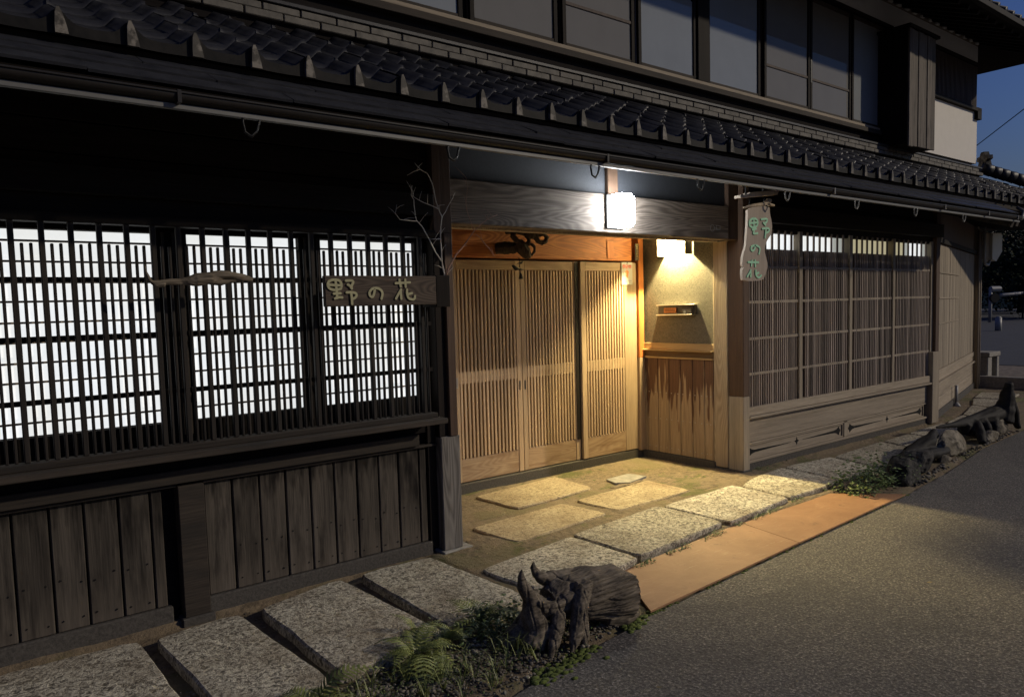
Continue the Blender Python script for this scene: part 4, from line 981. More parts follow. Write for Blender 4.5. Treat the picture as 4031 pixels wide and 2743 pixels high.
SB_OUT = [[(4.9349, 2.2427), (5.2181, 2.2761), (5.2229, 2.2108), (5.2472, 2.1572), (5.255, 2.1025), (5.2372, 2.0523), (5.1884, 2.012), (5.1592, 1.9673), (5.1495, 1.9287), (5.1735, 1.8745), (5.1928, 1.8308), (5.1859, 1.7866), (5.1537, 1.7423), (5.1324, 1.7037), (4.8722, 1.6971), (4.8606, 1.7408), (4.861, 1.7887), (4.8819, 1.7996), (4.8638, 1.809), (4.8669, 1.8686), (4.8826, 1.9061), (4.9075, 1.9493), (4.917, 2.0082), (4.9247, 2.067), (4.9344, 2.1631)], [(4.8938, 2.2392), (5.0181, 2.2611), (5.1505, 2.2801), (5.2133, 2.3075), (5.2426, 2.3132)], [(5.1891, 2.2907), (5.2377, 2.2817), (5.2897, 2.2795)], [(4.8223, 2.3023), (4.8251, 2.3234), (4.9281, 2.3348), (4.9401, 2.3515), (5.3285, 2.3977), (5.3027, 2.3595), (5.3514, 2.3618), (5.3514, 2.3552)], [(4.9766, 2.3117), (4.9717, 2.2635)], [(5.168, 2.3327), (5.1554, 2.3048), (5.1794, 2.2928)]]
TWIG = [[(2.5842, 1.5874), (2.5824, 1.6645), (2.5803, 1.7343), (2.5789, 1.7517), (2.5456, 1.841), (2.5316, 1.9527), (2.5262, 2.0383), (2.5288, 2.1012), (2.5019, 2.1441), (2.4711, 2.2167), (2.4439, 2.2877), (2.4128, 2.3353), (2.3625, 2.3542), (2.3271, 2.3884)], [(2.5455, 1.8381), (2.4949, 1.8945), (2.4471, 1.967), (2.4001, 2.0384), (2.3586, 2.07), (2.3414, 2.1247), (2.3343, 2.1852), (2.3127, 2.2086), (2.3118, 2.2608)], [(2.5018, 2.1423), (2.4519, 2.1591), (2.3992, 2.1727), (2.3412, 2.1939), (2.3127, 2.2086)], [(2.3584, 2.0656), (2.2904, 2.0667), (2.2459, 2.0689), (2.2158, 2.1012), (2.2192, 2.1504)], [(2.5254, 1.9697), (2.4504, 1.966)], [(2.3625, 2.3542), (2.3217, 2.3385), (2.2757, 2.3127)], [(2.5306, 2.0956), (2.5525, 2.1253), (2.5826, 2.1843), (2.6164, 2.2439)], [(2.5812, 1.7575), (2.5948, 1.7983), (2.6548, 1.8809), (2.7301, 1.965), (2.7836, 2.026), (2.8371, 2.0698), (2.8911, 2.1082), (2.9607, 2.1359)], [(2.7836, 2.026), (2.7636, 2.0782), (2.7299, 2.1469), (2.7231, 2.1932), (2.7277, 2.2751), (2.7158, 2.3381), (2.6745, 2.375)], [(2.7977, 2.0087), (2.8267, 1.992), (2.8628, 1.9574), (2.9069, 1.9226), (2.9512, 1.8752)], [(2.8909, 2.1022), (2.8762, 2.1134), (2.8884, 2.138)]]
sa = thing('shop_sign', 'long dark wooden board with pale carved 野の花 on the left lattice', 'sign', (2.08, 3.75, 1.66))
box('board', sa, 'sign_x', 1.733, 2.43, 3.735, 3.765, 1.581, 1.745, .004)
for i, s_ in enumerate(SIGN_A):
    pass
def chars(parent, strokes, groups, wd, y0, y1, mat):
    for g_ in groups:
        mb = MB()
        for j, i in enumerate(g_): mb.stroke_y(strokes[i], wd, y0-.0002*j, y1)
        obj('character', mb.mesh('character', mat), parent)
chars(sa, SIGN_A, (range(0, 10), (10,), range(11, 18)), .0135, 3.728, 3.7345, 'gold')
box('end_block', sa, 'dark_z', 2.432, 2.53, 3.74, 3.92, 1.565, 1.75, .003)
box('wall_bracket', sa, 'dark_x', 1.80, 1.83, 3.766, 3.898, 1.65, 1.68, .002)

sb_ = thing('hanging_sign', 'pale wavy plank with green 野の花 hanging from hooks below the gutter', 'sign', (5.1, 3.33, 2.36))
def poly_y(pts, y0, y1, mat, name, parent):
    bm = bmesh.new(); vs = [bm.verts.new((x, y0, z)) for x, z in pts]; f = bm.faces.new(vs)
    ex = bmesh.ops.extrude_face_region(bm, geom=[f]); 
    for v in ex['geom']:
        if isinstance(v, bmesh.types.BMVert): v.co.y = y1
    bmesh.ops.recalc_face_normals(bm, faces=bm.faces); me = bpy.data.meshes.new(name); bm.to_mesh(me); bm.free()
    me.materials.append(M[mat]); return obj(name, me, parent)
def smooth_closed(p):
    q = []
    for i in range(len(p)):
        a, b = p[i], p[(i+1) % len(p)]; q += [(a[0]*.75+b[0]*.25, a[1]*.75+b[1]*.25), (a[0]*.25+b[0]*.75, a[1]*.25+b[1]*.75)]
    return q
poly_y(smooth_closed(SB_OUT[0]), 3.33, 3.350, 'sign_z', 'board', sb_)
chars(sb_, SIGN_B, (range(0, 9), (9,), range(10, 17)), .0155, 3.3245, 3.3295, 'green_paint')
mb = MB(); q = SB_OUT[1]; mb.tube([(a, 3.338, b) for a, b in q], [.006, .014, .017, .02, .014], 8); q = SB_OUT[2]; mb.tube([(a, 3.338, b) for a, b in q], [.015, .013, .009], 8)
obj('branch_rail', mb.mesh('branch_rail', 'pale_z', True), sb_)
poly_y(SB_OUT[3][:6], 3.315, 3.37, 'sign_z', 'hanger_board', sb_)
for i in (4, 5):
    q = SB_OUT[i]; obj('hanging_hook', MB().tube([(a, 3.34, b) for a, b in q], .003, 6).mesh('hanging_hook', 'iron', True), sb_)
obj('hanger_rod', MB().tube([(5.15, 3.345, 2.36), (5.15, 3.345, 2.48)], .006, 6).tube([(4.93, 3.345, 2.33), (4.93, 3.345, 2.48)], .006, 6).mesh('hanger_rod', 'iron'), sb_)

def text_mesh(txt, size, mat, name, vertical=False):
    cu = bpy.data.curves.new('t', 'FONT'); cu.body = '\n'.join(txt) if vertical else txt; cu.size = size; cu.align_x = 'CENTER'; cu.align_y = 'CENTER'; cu.extrude = .0006
    cu.space_line = .95
    o = bpy.data.objects.new('t', cu); COL.objects.link(o); dg = bpy.context.evaluated_depsgraph_get(); dg.update()
    me = bpy.data.meshes.new_from_object(o.evaluated_get(dg)); bpy.data.objects.remove(o); me.name = name
    me.materials.clear(); me.materials.append(M[mat]); return me
ns = thing('no_smoking_notice', 'small white 禁煙 notice tacked on the right sliding door', 'notice', (5.525, 5.09, 1.85))
box('card', ns, 'paper_white', 5.448, 5.602, 5.088, 5.092, 1.742, 1.960, .001)
RX = (R(90), 0, 0)
for ch_, xx in (('禁', 5.480), ('煙', 5.570)): obj('character', text_mesh(ch_, .040, 'red', 'character'), ns, (xx, 5.0865, 1.915), RX)
rg = MB()
for i in range(18):
    a, b = 2*math.pi*i/18, 2*math.pi*(i+1)/18; c = (5.525, 1.918)
    rg.prism_quad([(c[0]+math.cos(t)*r_, c[1]+math.sin(t)*r_) for t, r_ in ((a, .021), (b, .021), (b, .0175), (a, .0175))], 5.0865, 5.0875)
rg.prism_quad([(5.511, 1.903), (5.514, 1.901), (5.540, 1.932), (5.537, 1.934)], 5.0862, 5.0872).box(5.512, 5.536, 5.0864, 5.0874, 1.914, 1.918)
obj('symbol', rg.mesh('symbol', 'red'), ns)
obj('picture', MB().prism_quad([(5.525, 1.800), (5.538, 1.822), (5.541, 1.848), (5.552, 1.868), (5.538, 1.870), (5.534, 1.884), (5.517, 1.884), (5.512, 1.870), (5.498, 1.868), (5.509, 1.848), (5.512, 1.822)], 5.0865, 5.0875).mesh('picture', 'print_orange'), ns)
obj('print_line', MB().box(5.462, 5.588, 5.0865, 5.0875, 1.776, 1.786).mesh('print_line', 'print_grey'), ns)
obj('print_line', MB().box(5.475, 5.575, 5.0865, 5.0875, 1.765, 1.768).box(5.475, 5.54, 5.0865, 5.0875, 1.794, 1.796).mesh('print_line2', 'print_grey'), ns)
obj('pin', MB().tube([(5.525, 5.087, 1.951), (5.525, 5.080, 1.951)], .004, 8).mesh('pin', 'iron'), ns)

mp = thing('member_plaque', 'narrow black strip with gold 商工会議所 beside the orange beam', 'plaque', (5.642, 5.062, 2.06))
box('strip', mp, 'sticker_dark', 5.615, 5.668, 5.060, 5.066, 1.975, 2.140, .001)
for i, c_ in enumerate('商工会議所'): obj('character', text_mesh(c_, .023, 'sticker_gold', 'character'), mp, (5.6415, 5.0585, 2.092-.0255*i), RX)
rg = MB()
for i in range(16):
    a, b = 2*math.pi*i/16, 2*math.pi*(i+1)/16
    rg.prism_quad([(5.6415+math.cos(t)*r_, 2.121+math.sin(t)*r_) for t, r_ in ((a, .0145), (b, .0145), (b, .010), (a, .010))], 5.0585, 5.0595)
obj('emblem', rg.mesh('emblem', 'sticker_gold'), mp)

# ---- letter slot / intercom niche on the flecked wall
ic = thing('letter_slot', 'slim black letter box with intercom and small wood nameplate on the flecked wall', 'letter box', (5.77, 4.66, 1.48))
box('back', ic, 'sticker_dark', 5.742, 5.774, 4.445, 4.885, 1.445, 1.528, .001)
box('top_lip', ic, 'metal', 5.715, 5.773, 4.435, 4.893, 1.529, 1.537, .002)
box('tray', ic, 'metal', 5.705, 5.773, 4.452, 4.885, 1.433, 1.444, .002)
npb = box('nameplate', ic, 'orange_z', 5.728, 5.741, 4.655, 4.805, 1.458, 1.506, .001)
np_lines = MB()
for z in (1.488, 1.474): 
    for i in range(7): np_lines.box(5.7265, 5.728, 4.672+i*.017, 4.682+i*.017, z-.004, z+.004)
obj('faded_writing', np_lines.mesh('faded_writing', 'groove_y'), npb)
icm = box('intercom', ic, 'sticker_dark', 5.722, 5.741, 4.465, 4.590, 1.446, 1.515, .003)
for i in range(5): box('speaker_slit', icm, 'pole_grey', 5.720, 5.722, 4.475, 4.58, 1.456+i*.008, 1.4585+i*.008, 0)
box('call_button', icm, 'white_plastic', 5.714, 5.722, 4.535, 4.558, 1.452, 1.478, .003)

# ---- electric meter on the end post
em = thing('electric_meter', 'pale meter box with a chamfered foot on the far end post', 'meter box', (13.98, 4.95, 2.3))
obj('case', MB().prism_y([(14.10, 2.56), (14.10, 2.13), (14.28, 2.10), (14.52, 2.27), (14.52, 2.54), (14.47, 2.57)][::-1], 4.86, 5.02).mesh('case', 'white_plastic'), em)
box('back_board', em, 'frame_rz', 13.93, 14.10, 4.90, 5.0, 2.13, 2.56, .004)
obj('cable_pipe', MB().tube([(13.93, 4.92, 2.75), (13.93, 4.92, 2.15), (13.97, 4.92, 2.05), (14.10, 4.92, 2.04), (14.16, 4.92, 2.11)], .022, 8).mesh('cable_pipe', 'pole_grey', True), em)

# ---- twig decoration tied to the left door post
tw = thing('twig_decoration', 'bare forked twigs tied upright to the left door post', 'twigs', (2.58, 3.86, 1.6))
for i, q in enumerate(TWIG):
    L = len(q); base = .0065 if i in (0, 7) else (.005 if i == 1 else .0035)
    dx = [.0]*L
    pts = [(a, 3.86-.10*min(1, max(0, b-1.75)/.6)*(1 if i < 7 else .6)+.012*noise.noise((a*9, b*9, i)), b) for a, b in q]
    # finer rounding of the joints
    pp2 = [pts[0]]
    for a, b in zip(pts, pts[1:]): pp2 += [tuple(Vector(a)*.5+Vector(b)*.5+Vector((noise.noise((a[0]*40, b[2]*40, 1)), 0, 0))*.006), b]
    n = len(pp2)
    obj('twig', MB().tube(pp2, [base*(1-.60*j/n)*.72 for j in range(n)], 6).mesh('twig', 'twig' if i < 7 else 'twig_brown', True), tw)
    for j in range(1, n-1, 2):
        if random.random() < .6:
            p = Vector(pp2[j]); d = Vector((random.uniform(-1, 1), random.uniform(-.3, .1), random.uniform(.1, 1))).normalized()*random.uniform(.03, .09)
            obj('twig', MB().tube([p, p+d*.5+Vector((0, 0, .005)), p+d], [.0014, .0011, .0006], 5).mesh('twig', 'twig' if i < 7 else 'twig_brown', True), tw)
obj('tie_wire', MB().tube([(2.56, 3.845, 1.712), (2.60, 3.845, 1.712)], .002, 5).tube([(2.565, 3.845, 1.595), (2.60, 3.845, 1.595)], .002, 5).mesh('tie_wire', 'iron'), tw)

# ---- driftwood on the lattice
def grain(ax, amp, fr=60):
    def f(co):
        c = Vector(co); c = Vector((c.x*(.18 if ax == 'x' else 1), c.y, c.z*(.18 if ax == 'z' else 1)))
        return amp*(noise.noise(c*fr) + .8*noise.noise(c*fr*.35) - .4*abs(noise.noise(c*fr*1.7)))
    return f
mb = MB()
mb.tube([(.868, 3.76, 1.795), (.872, 3.755, 1.755), (.885, 3.75, 1.72), (.91, 3.75, 1.70), (.945, 3.75, 1.705)], [.003, .007, .010, .014, .018], 10)
mb.tube([(.90, 3.75, 1.709), (.97, 3.75, 1.712), (1.045, 3.75, 1.715)], [.013, .016, .017], 10)
mb.tube([(1.02, 3.75, 1.715), (1.09, 3.74, 1.722), (1.15, 3.735, 1.728), (1.20, 3.74, 1.735)], [.016, .032, .030, .022], 10)
mb.tube([(1.16, 3.735, 1.74), (1.23, 3.73, 1.747), (1.30, 3.735, 1.735), (1.355, 3.74, 1.722)], [.022, .020, .018, .010], 10)
mb.tube([(1.15, 3.74, 1.715), (1.20, 3.74, 1.708), (1.24, 3.74, 1.72), (1.33, 3.745, 1.728)], [.02, .016, .012, .012], 10)
obj('hanging_driftwood', solidify('hanging_driftwood', mb, 'drift', .0035, grain('x', .004)), None, label='knobbly grey driftwood branch fixed across the left lattice', category='driftwood')

# ---- dark root ornament and bird chime over the doors
mb = MB()
mb.tube([(3.99, 5.04, 2.19), (4.04, 4.97, 2.20), (4.10, 4.92, 2.18), (4.15, 4.88, 2.155), (4.20, 4.86, 2.145)], [.026, .034, .036, .040, .022], 8)
mb.tube([(4.02, 4.97, 2.19), (3.99, 4.94, 2.14), (4.01, 4.92, 2.10), (4.06, 4.91, 2.085)], [.026, .026, .024, .026], 8)
mb.tube([(4.03, 4.93, 2.09), (4.06, 4.92, 2.05), (4.09, 4.90, 2.00), (4.12, 4.89, 1.955)], [.040, .058, .050, .020], 8)
mb.tube([(4.05, 4.98, 2.05), (3.97, 5.03, 2.05), (3.92, 5.09, 2.05)], [.050, .052, .05], 8)
mb.tube([(4.10, 4.90, 2.15), (4.12, 4.89, 2.11), (4.10, 4.89, 2.07)], [.020, .018, .022], 8)
mb.tube([(4.17, 4.87, 2.14), (4.19, 4.86, 2.10), (4.23, 4.85, 2.085), (4.27, 4.85, 2.10), (4.28, 4.85, 2.135), (4.25, 4.85, 2.16), (4.21, 4.86, 2.15)], [.024, .022, .022, .020, .020, .018, .016], 8)
mb.tube([(4.13, 4.89, 2.08), (4.17, 4.88, 2.055), (4.165, 4.88, 2.01), (4.14, 4.88, 1.985), (4.12, 4.89, 2.01)], [.012, .012, .011, .011, .010], 8)
mb.tube([(4.10, 4.90, 2.20), (4.13, 4.87, 2.22)], [.018, .005], 8)
mb.tube([(4.18, 4.87, 2.16), (4.21, 4.85, 2.19)], [.016, .005], 8)
mb.tube([(4.27, 4.85, 2.12), (4.30, 4.84, 2.13)], [.014, .005], 8)
ro = obj('root_ornament', solidify('root_ornament', mb, 'root', .0035, grain('z', .006, 50), 1), None, label='gnarled black root with holes mounted on the orange beam', category='root ornament')
pn = thing('pine_sprig', 'tiny spiky pine sprig stuck in the black root over the doors', 'sprig', (4.22, 4.84, 2.15))
sp = MB()
for i in range(26):
    a = random.uniform(-1.6, .9); d = Vector((math.sin(a+.35), random.uniform(-.3, .3), math.cos(a*.8))).normalized()*random.uniform(.035, .06)
    sp.tube([(4.25, 4.85, 2.17), tuple(Vector((4.25, 4.85, 2.17))+d)], [.0012, .0005], 4)
obj('needles', sp.mesh('needles', 'leaf'), pn)
wc = thing('bird_chime', 'small black iron chime with two birds and a bell hanging before the doors', 'wind chime', (4.0, 4.86, 1.93))
obj('rod', MB().tube([(4.0, 4.88, 1.96), (4.0, 4.88, 1.80), (4.0, 4.88, 1.78)], .003, 6).tube([(3.985, 4.88, 1.965), (4.0, 4.88, 1.945)], .002, 6).mesh('rod', 'iron'), wc)
def bird(x, z, s_, flip):
    f = -1 if flip else 1; mb = MB()
    mb.tube([(x-f*.030*s_, 4.88, z+.003*s_), (x-f*.012*s_, 4.88, z+.001*s_), (x+f*.004*s_, 4.88, z+.002*s_), (x+f*.016*s_, 4.88, z+.012*s_), (x+f*.024*s_, 4.88, z+.016*s_), (x+f*.032*s_, 4.88, z+.014*s_)], [.002*s_, .008*s_, .012*s_, .009*s_, .007*s_, .001*s_], 8)
    mb.tube([(x-f*.012*s_, 4.88, z), (x-f*.05*s_, 4.88, z-.004*s_)], [.006*s_, .003*s_], 6)
    return mb
obj('bird', bird(4.015, 1.915, .8, False).mesh('bird', 'iron', True), wc)
obj('bird', bird(3.965, 1.868, 1.5, True).mesh('bird', 'iron', True), wc)
obj('bell', MB().tube([(4.012, 4.88, 1.835), (4.012, 4.88, 1.815), (4.012, 4.88, 1.785)], [.004, .014, .019], 12).tube([(4.012, 4.88, 1.86), (4.012, 4.88, 1.833)], .0015, 5).mesh('bell', 'iron', True), wc)

# ================================================================== STUMP
mb = MB()
mb.tube([(2.28, 2.63, .15), (2.38, 2.62, .165), (2.50, 2.60, .160), (2.62, 2.575, .130), (2.735, 2.545, .098)], [.075, .105, .125, .132, .112], 24)
mb.tube([(2.40, 2.69, .22), (2.52, 2.67, .20), (2.66, 2.62, .155), (2.72, 2.58, .13)], [.040, .052, .070, .07], 14)
mb.tube([(2.108, 2.61, .368), (2.102, 2.61, .335), (2.110, 2.61, .285), (2.150, 2.61, .225), (2.21, 2.615, .165), (2.29, 2.62, .13)], [.003, .018, .030, .036, .042, .055], 12)
mb.tube([(2.252, 2.70, .345), (2.248, 2.70, .318), (2.262, 2.695, .285), (2.305, 2.685, .250), (2.37, 2.675, .24), (2.46, 2.655, .225)], [.004, .015, .022, .026, .034, .045], 12)
mb.tube([(2.15, 2.61, .23), (2.155, 2.61, .15), (2.175, 2.59, .07), (2.13, 2.575, .0)], [.03, .05, .062, .06], 12)
mb.tube([(2.22, 2.64, .14), (2.14, 2.66, .06), (2.04, 2.68, .005)], [.06, .055, .035], 12)
mb.tube([(2.45, 2.545, .235), (2.40, 2.52, .205), (2.355, 2.495, .15), (2.33, 2.48, .09), (2.28, 2.455, .03), (2.245, 2.44, -.02)], [.03, .040, .040, .040, .030, .010], 12)
mb.tube([(2.37, 2.50, .15), (2.35, 2.475, .09), (2.345, 2.455, .03), (2.325, 2.44, -.03)], [.025, .030, .026, .010], 12)
mb.tube([(2.27, 2.55, .13), (2.23, 2.515, .075), (2.18, 2.485, .025), (2.14, 2.465, -.02)], [.036, .036, .030, .012], 12)
mb.tube([(2.17, 2.585, .20), (2.22, 2.565, .175), (2.29, 2.55, .175), (2.36, 2.54, .205), (2.40, 2.54, .235)], [.022, .018, .017, .020, .03], 10)
mb.tube([(2.19, 2.575, .165), (2.25, 2.555, .145), (2.31, 2.545, .150)], [.018, .017, .014], 10)
mb.tube([(2.56, 2.55, .03), (2.66, 2.53, .01), (2.77, 2.53, .015)], [.06, .06, .035], 10)
def stump_disp(co):
    c = Vector(co)
    a = math.atan2(c.z-.14, c.y-2.6)      # grain runs along the log, so relief varies round it
    g_ = Vector((c.x*2.6, math.cos(a)*4.2, math.sin(a)*4.2)); g2 = Vector((c.x*15, c.y*15, c.z*4+c.x*3))
    k = min(1, max(0, (c.x-2.36)/.08))
    def rel(g): return .008*noise.noise(g*1.5) + .004*noise.noise(g*3.4) - .010*max(0, .12-abs(noise.noise(g*1.2+Vector((4, 1, 7)))))/.12
    f = k*rel(g_) + (1-k)*rel(g2)*.8
    return f + .012*noise.noise(c*8) + .0018*noise.noise(Vector((c.x*26, c.y*110, c.z*110)))
obj('driftwood_stump', solidify('driftwood_stump', mb, 'drift', .0038, stump_disp, 1), None, label='big grey driftwood stump with two horns by the near edge of the steel plate', category='driftwood')

# ---- rocks and root wood along the road edge on the right
def rock(c, r, seed, mat, label, sub=4, cat='rock', amp=.28, group=None):
    bm = bmesh.new(); bmesh.ops.create_icosphere(bm, subdivisions=sub, radius=1)
    for v in bm.verts:
        p = v.co.copy(); k = 1+amp*noise.noise(p*1.1+Vector((seed, 0, 0)))+amp*.5*noise.noise(p*2.7+Vector((0, seed, 0)))+.04*noise.noise(p*8)
        # chipped planes
        for a in range(5):
            rr = random.Random(seed*31+a); d = Vector((rr.uniform(-1, 1), rr.uniform(-1, 1), rr.uniform(-.2, 1))).normalized()
            t = p.dot(d)*k-.72
            if t > 0: p = p-d*t*.8/k
        v.co = Vector((p.x*r[0]*k, p.y*r[1]*k, max(p.z*r[2]*k, -r[2]*.6)))
    me = bpy.data.meshes.new('rock'); bm.to_mesh(me); bm.free(); me.materials.append(M[mat])
    o = obj('rock', me, None, c, label=label, category=cat)
    if group: o['group'] = group
    return o
g = 'rocks set along the road edge'
rock((6.50, 2.90, .07), (.20, .14, .16), 3, 'rock', 'rounded dark boulder beside the leafy weeds at the end of the steel plates', group=g)
rock((6.98, 2.98, .08), (.22, .14, .13), 5, 'rock', 'low brown wedge-shaped rock just behind the rounded dark boulder', group=g)
rock((7.98, 3.09, .09), (.26, .09, .15), 8, 'rock_pale', 'pale angular broken stone leaning on the dark driftwood', group=g)
rock((9.35, 3.15, .08), (.26, .08, .13), 12, 'rock_pale', 'pale stone at the foot of the tall fin of dark driftwood', group=g)
rock((8.95, 3.08, .03), (.18, .07, .08), 14, 'rock_pale', 'small pale chip of stone on the road edge below the far driftwood', 3, group=g)
rock((7.55, 2.98, .02), (.10, .06, .05), 19, 'rock_pale', 'small mossy stone in the black hollow of the near driftwood', 3, group=g)
mb = MB()
mb.tube([(6.85, 3.10, .05), (7.05, 3.12, .08), (7.3, 3.13, .10), (7.55, 3.12, .15), (7.75, 3.15, .24)], [.03, .055, .07, .075, .03], 10)
mb.tube([(7.1, 3.05, .08), (7.4, 3.02, .08), (7.75, 3.02, .07)], [.05, .06, .04], 10)
mb.tube([(7.3, 3.2, .08), (7.6, 3.2, .12), (7.85, 3.18, .2)], [.05, .06, .04], 10)
obj('road_driftwood', solidify('near_road_driftwood', mb, 'drift_dark', .012, grain('x', .014, 16), 1), None, label='low black driftwood root between the boulder and the pale stone', category='driftwood', group='driftwood roots along the road edge')
mb = MB()
mb.tube([(8.1, 3.27, .22), (8.5, 3.26, .20), (8.9, 3.24, .20), (9.3, 3.2, .20), (9.6, 3.16, .24)], [.015, .035, .06, .10, .10], 12)
mb.tube([(9.50, 3.14, .12), (9.56, 3.13, .30), (9.58, 3.115, .45), (9.55, 3.10, .57)], [.12, .10, .075, .035], 12)
mb.tube([(9.62, 3.13, .45), (9.68, 3.12, .54), (9.70, 3.11, .50)], [.05, .04, .02], 10)
mb.tube([(8.9, 3.2, .18), (8.78, 3.1, .08), (8.7, 3.05, .0)], [.06, .06, .04], 10)
mb.tube([(9.1, 3.2, .20), (9.0, 3.12, .10), (9.02, 3.07, .0)], [.05, .06, .03], 10)
mb.tube([(9.3, 3.18, .2), (9.2, 3.1, .1), (9.15, 3.08, .0)], [.07, .05, .03], 10)
mb.tube([(9.62, 3.12, .40), (9.78, 3.1, .20), (9.85, 3.1, .02)], [.06, .045, .03], 10)
mb.tube([(8.7, 3.24, .14), (9.0, 3.26, .1), (9.4, 3.25, .08)], [.07, .09, .08], 10)
obj('road_driftwood', solidify('far_road_driftwood', mb, 'drift_dark', .012, grain('x', .015, 14), 1), None, label='far black driftwood root with a tall upright fin', category='driftwood', group='driftwood roots along the road edge')

# ================================================================== PLANTS
def frond_mesh(L, droop, seed, wd=.30):
    rnd = random.Random(seed); mb = MB(); n = 17
    def mid(t): return Vector((L*t*(1-.25*droop*t), .02*math.sin(t*3+seed)*t, L*(.85*t-(.95+droop)*t*t)))
    mb.tube([mid(i/n) for i in range(n+1)], [.0018*(1-.75*i/n) for i in range(n+1)], 4)
    for i in range(3, n+1):
        t = i/n; p = mid(t); ll = L*wd*math.sin(math.pi*min(1, (t*.92+.06)))**.8*(1.05-t*.55)
        tg = (mid(min(1, t+.02))-mid(t-.02)).normalized()
        for s_ in (-1, 1):
            sd_ = Vector((0, s_, 0)); d = (sd_*.93+tg*.42+Vector((0, 0, -.12+rnd.uniform(-.08, .08)))).normalized(); wv = tg*L*.021
            q = [p-wv*.6, p+d*ll*.45-wv+Vector((0, 0, .004)), p+d*ll, p+d*ll*.45+wv*1.1+Vector((0, 0, .004)), p+wv*.9]
            mb.add(q, [(0, 1, 3, 4), (1, 2, 3)])
    return mb.mesh('frond', 'fern', False, False)
FR = [frond_mesh(.26, .15, 1), frond_mesh(.24, .45, 2), frond_mesh(.28, .7, 3), frond_mesh(.20, .3, 4), frond_mesh(.22, .9, 5)]
def fern(loc, n, s_, label, az=(0, 360), tilt=(-10, 35)):
    F_ = thing('fern', label, 'fern', loc, 'ferns along the edge of the path')
    for i in range(n):
        a = R(az[0]+(az[1]-az[0])*(i+random.uniform(-.3, .3))/n); k = s_*random.uniform(.75, 1.1)
        o = obj('frond', random.choice(FR), F_, loc); o.rotation_euler = (random.uniform(-.25, .25), -R(random.uniform(*tilt)), a); o.scale = (k, k, k)
fern((1.66, 2.80, .01), 20, 1.0, 'largest yellow-green fern, at the slab corner left of the stump', tilt=(-15, 40))
fern((1.13, 2.70, .01), 9, 1.15, 'sparse fern with a few long fronds at the bottom edge of the photo', tilt=(-5, 40))
fern((1.86, 2.86, .0), 11, .8, 'small fern between the largest fern and the leafy plant', tilt=(0, 55))
fern((2.08, 2.90, .0), 14, .9, 'bushy fern growing against the left side of the stump', tilt=(10, 60))
fern((2.24, 2.86, .0), 8, .5, 'small dark fern tucked behind the horns of the stump', tilt=(10, 60))
fern((1.78, 3.02, .0), 5, .62, 'upright brownish fern in the joint between two slabs', tilt=(40, 75))

def leaves(n, fx, size, mat, name, label, cat=None, up=.6):
    mb = MB()
    for i in range(n):
        p, k = fx(); s_ = size*k*random.uniform(.5, 1.15); a = random.uniform(0, 6.28); d = Vector((math.cos(a), math.sin(a), random.uniform(-.3, up))).normalized()
        sd_ = d.cross(Vector((0, 0, 1))).normalized()*s_*.38; up_ = sd_.cross(d).normalized()*s_*.10
        p = Vector(p); q = [p, p+d*s_*.45+sd_-up_, p+d*s_, p+d*s_*.45-sd_-up_, p+d*s_*.5+up_]
        mb.add(q, [(0, 1, 4), (1, 2, 4), (2, 3, 4), (3, 0, 4)])
    return obj(name, mb.mesh(name, mat, False, False), None, label=label, category=cat or 'plants', kind='stuff')
def fx1():
    x = random.gauss(2.12, .11); y = random.gauss(2.86, .06); return (x, y, abs(random.gauss(0, .06))), 1
leaves(260, fx1, .035, 'leaf', 'leafy_weeds', 'broad-leaved green weeds crowding the left side of the stump')
def fx2():
    x = random.uniform(5.72, 6.62); y = random.uniform(max(2.78, edge_y(x)+.06), 3.16); b = math.exp(-((x-6.2)/.38)**2)
    return (x, y, abs(random.gauss(0, .05+.06*b))), 1
leaves(900, fx2, .042, 'leaf', 'ground_cover', 'dark green leafy ground cover beside the rounded boulder')
def fx3():
    x = random.uniform(3.25, 5.35); c = noise.noise((x*5, 0, 3))
    while c < -.12: x = random.uniform(3.25, 5.35); c = noise.noise((x*5, 0, 3))
    t = (x-3.25)/2.1; return (x, 2.965+t*.17+random.gauss(0, .014), abs(random.gauss(0, .012))), .8
leaves(620, fx3, .022, 'leaf', 'joint_weeds', 'tiny weeds along the joint between slabs and steel plates')
def fx4():
    x = random.uniform(5.85, 6.4); return (x, 4.0-.08+random.gauss(0, .03), abs(random.gauss(0, .03))), .8
leaves(36, fx4, .03, 'leaf', 'wall_weeds', 'wispy weeds at the foot of the right wing vent', up=1.4)
def fx5():
    x = random.uniform(-.2, 2.5); return (x, 2.62+random.gauss(0, .10), abs(random.gauss(0, .012))), .7
leaves(1500, fx5, .020, 'leaf', 'ground_cover', 'low weeds scattered through the pebbles beside the road', up=1.0)
# grass blades among the pebbles
gb = MB()
for i in range(70):
    cx, cy = random.uniform(.9, 2.3), 2.60+random.gauss(0, .10)
    if cy < edge_y(cx)+.03: continue
    for j in range(7):
        a = random.uniform(0, 6.28); L = random.uniform(.04, .11); d = Vector((math.cos(a), math.sin(a), 0)); sd_ = Vector((-d.y, d.x, 0))*.0022; b = Vector((cx, cy, 0))+d*.006
        gb.add([b-sd_, b+sd_, b+d*L*.35+Vector((0, 0, L*.7))+sd_*.7, b+d*L*.35+Vector((0, 0, L*.7))-sd_*.7, b+d*L*.85+Vector((0, 0, L*.85))], [(0, 1, 2, 3), (3, 2, 4)])
obj('grass', gb.mesh('grass', 'fern', False, False), None, label='thin grass blades among the pebbles near the road', category='grass', kind='stuff')
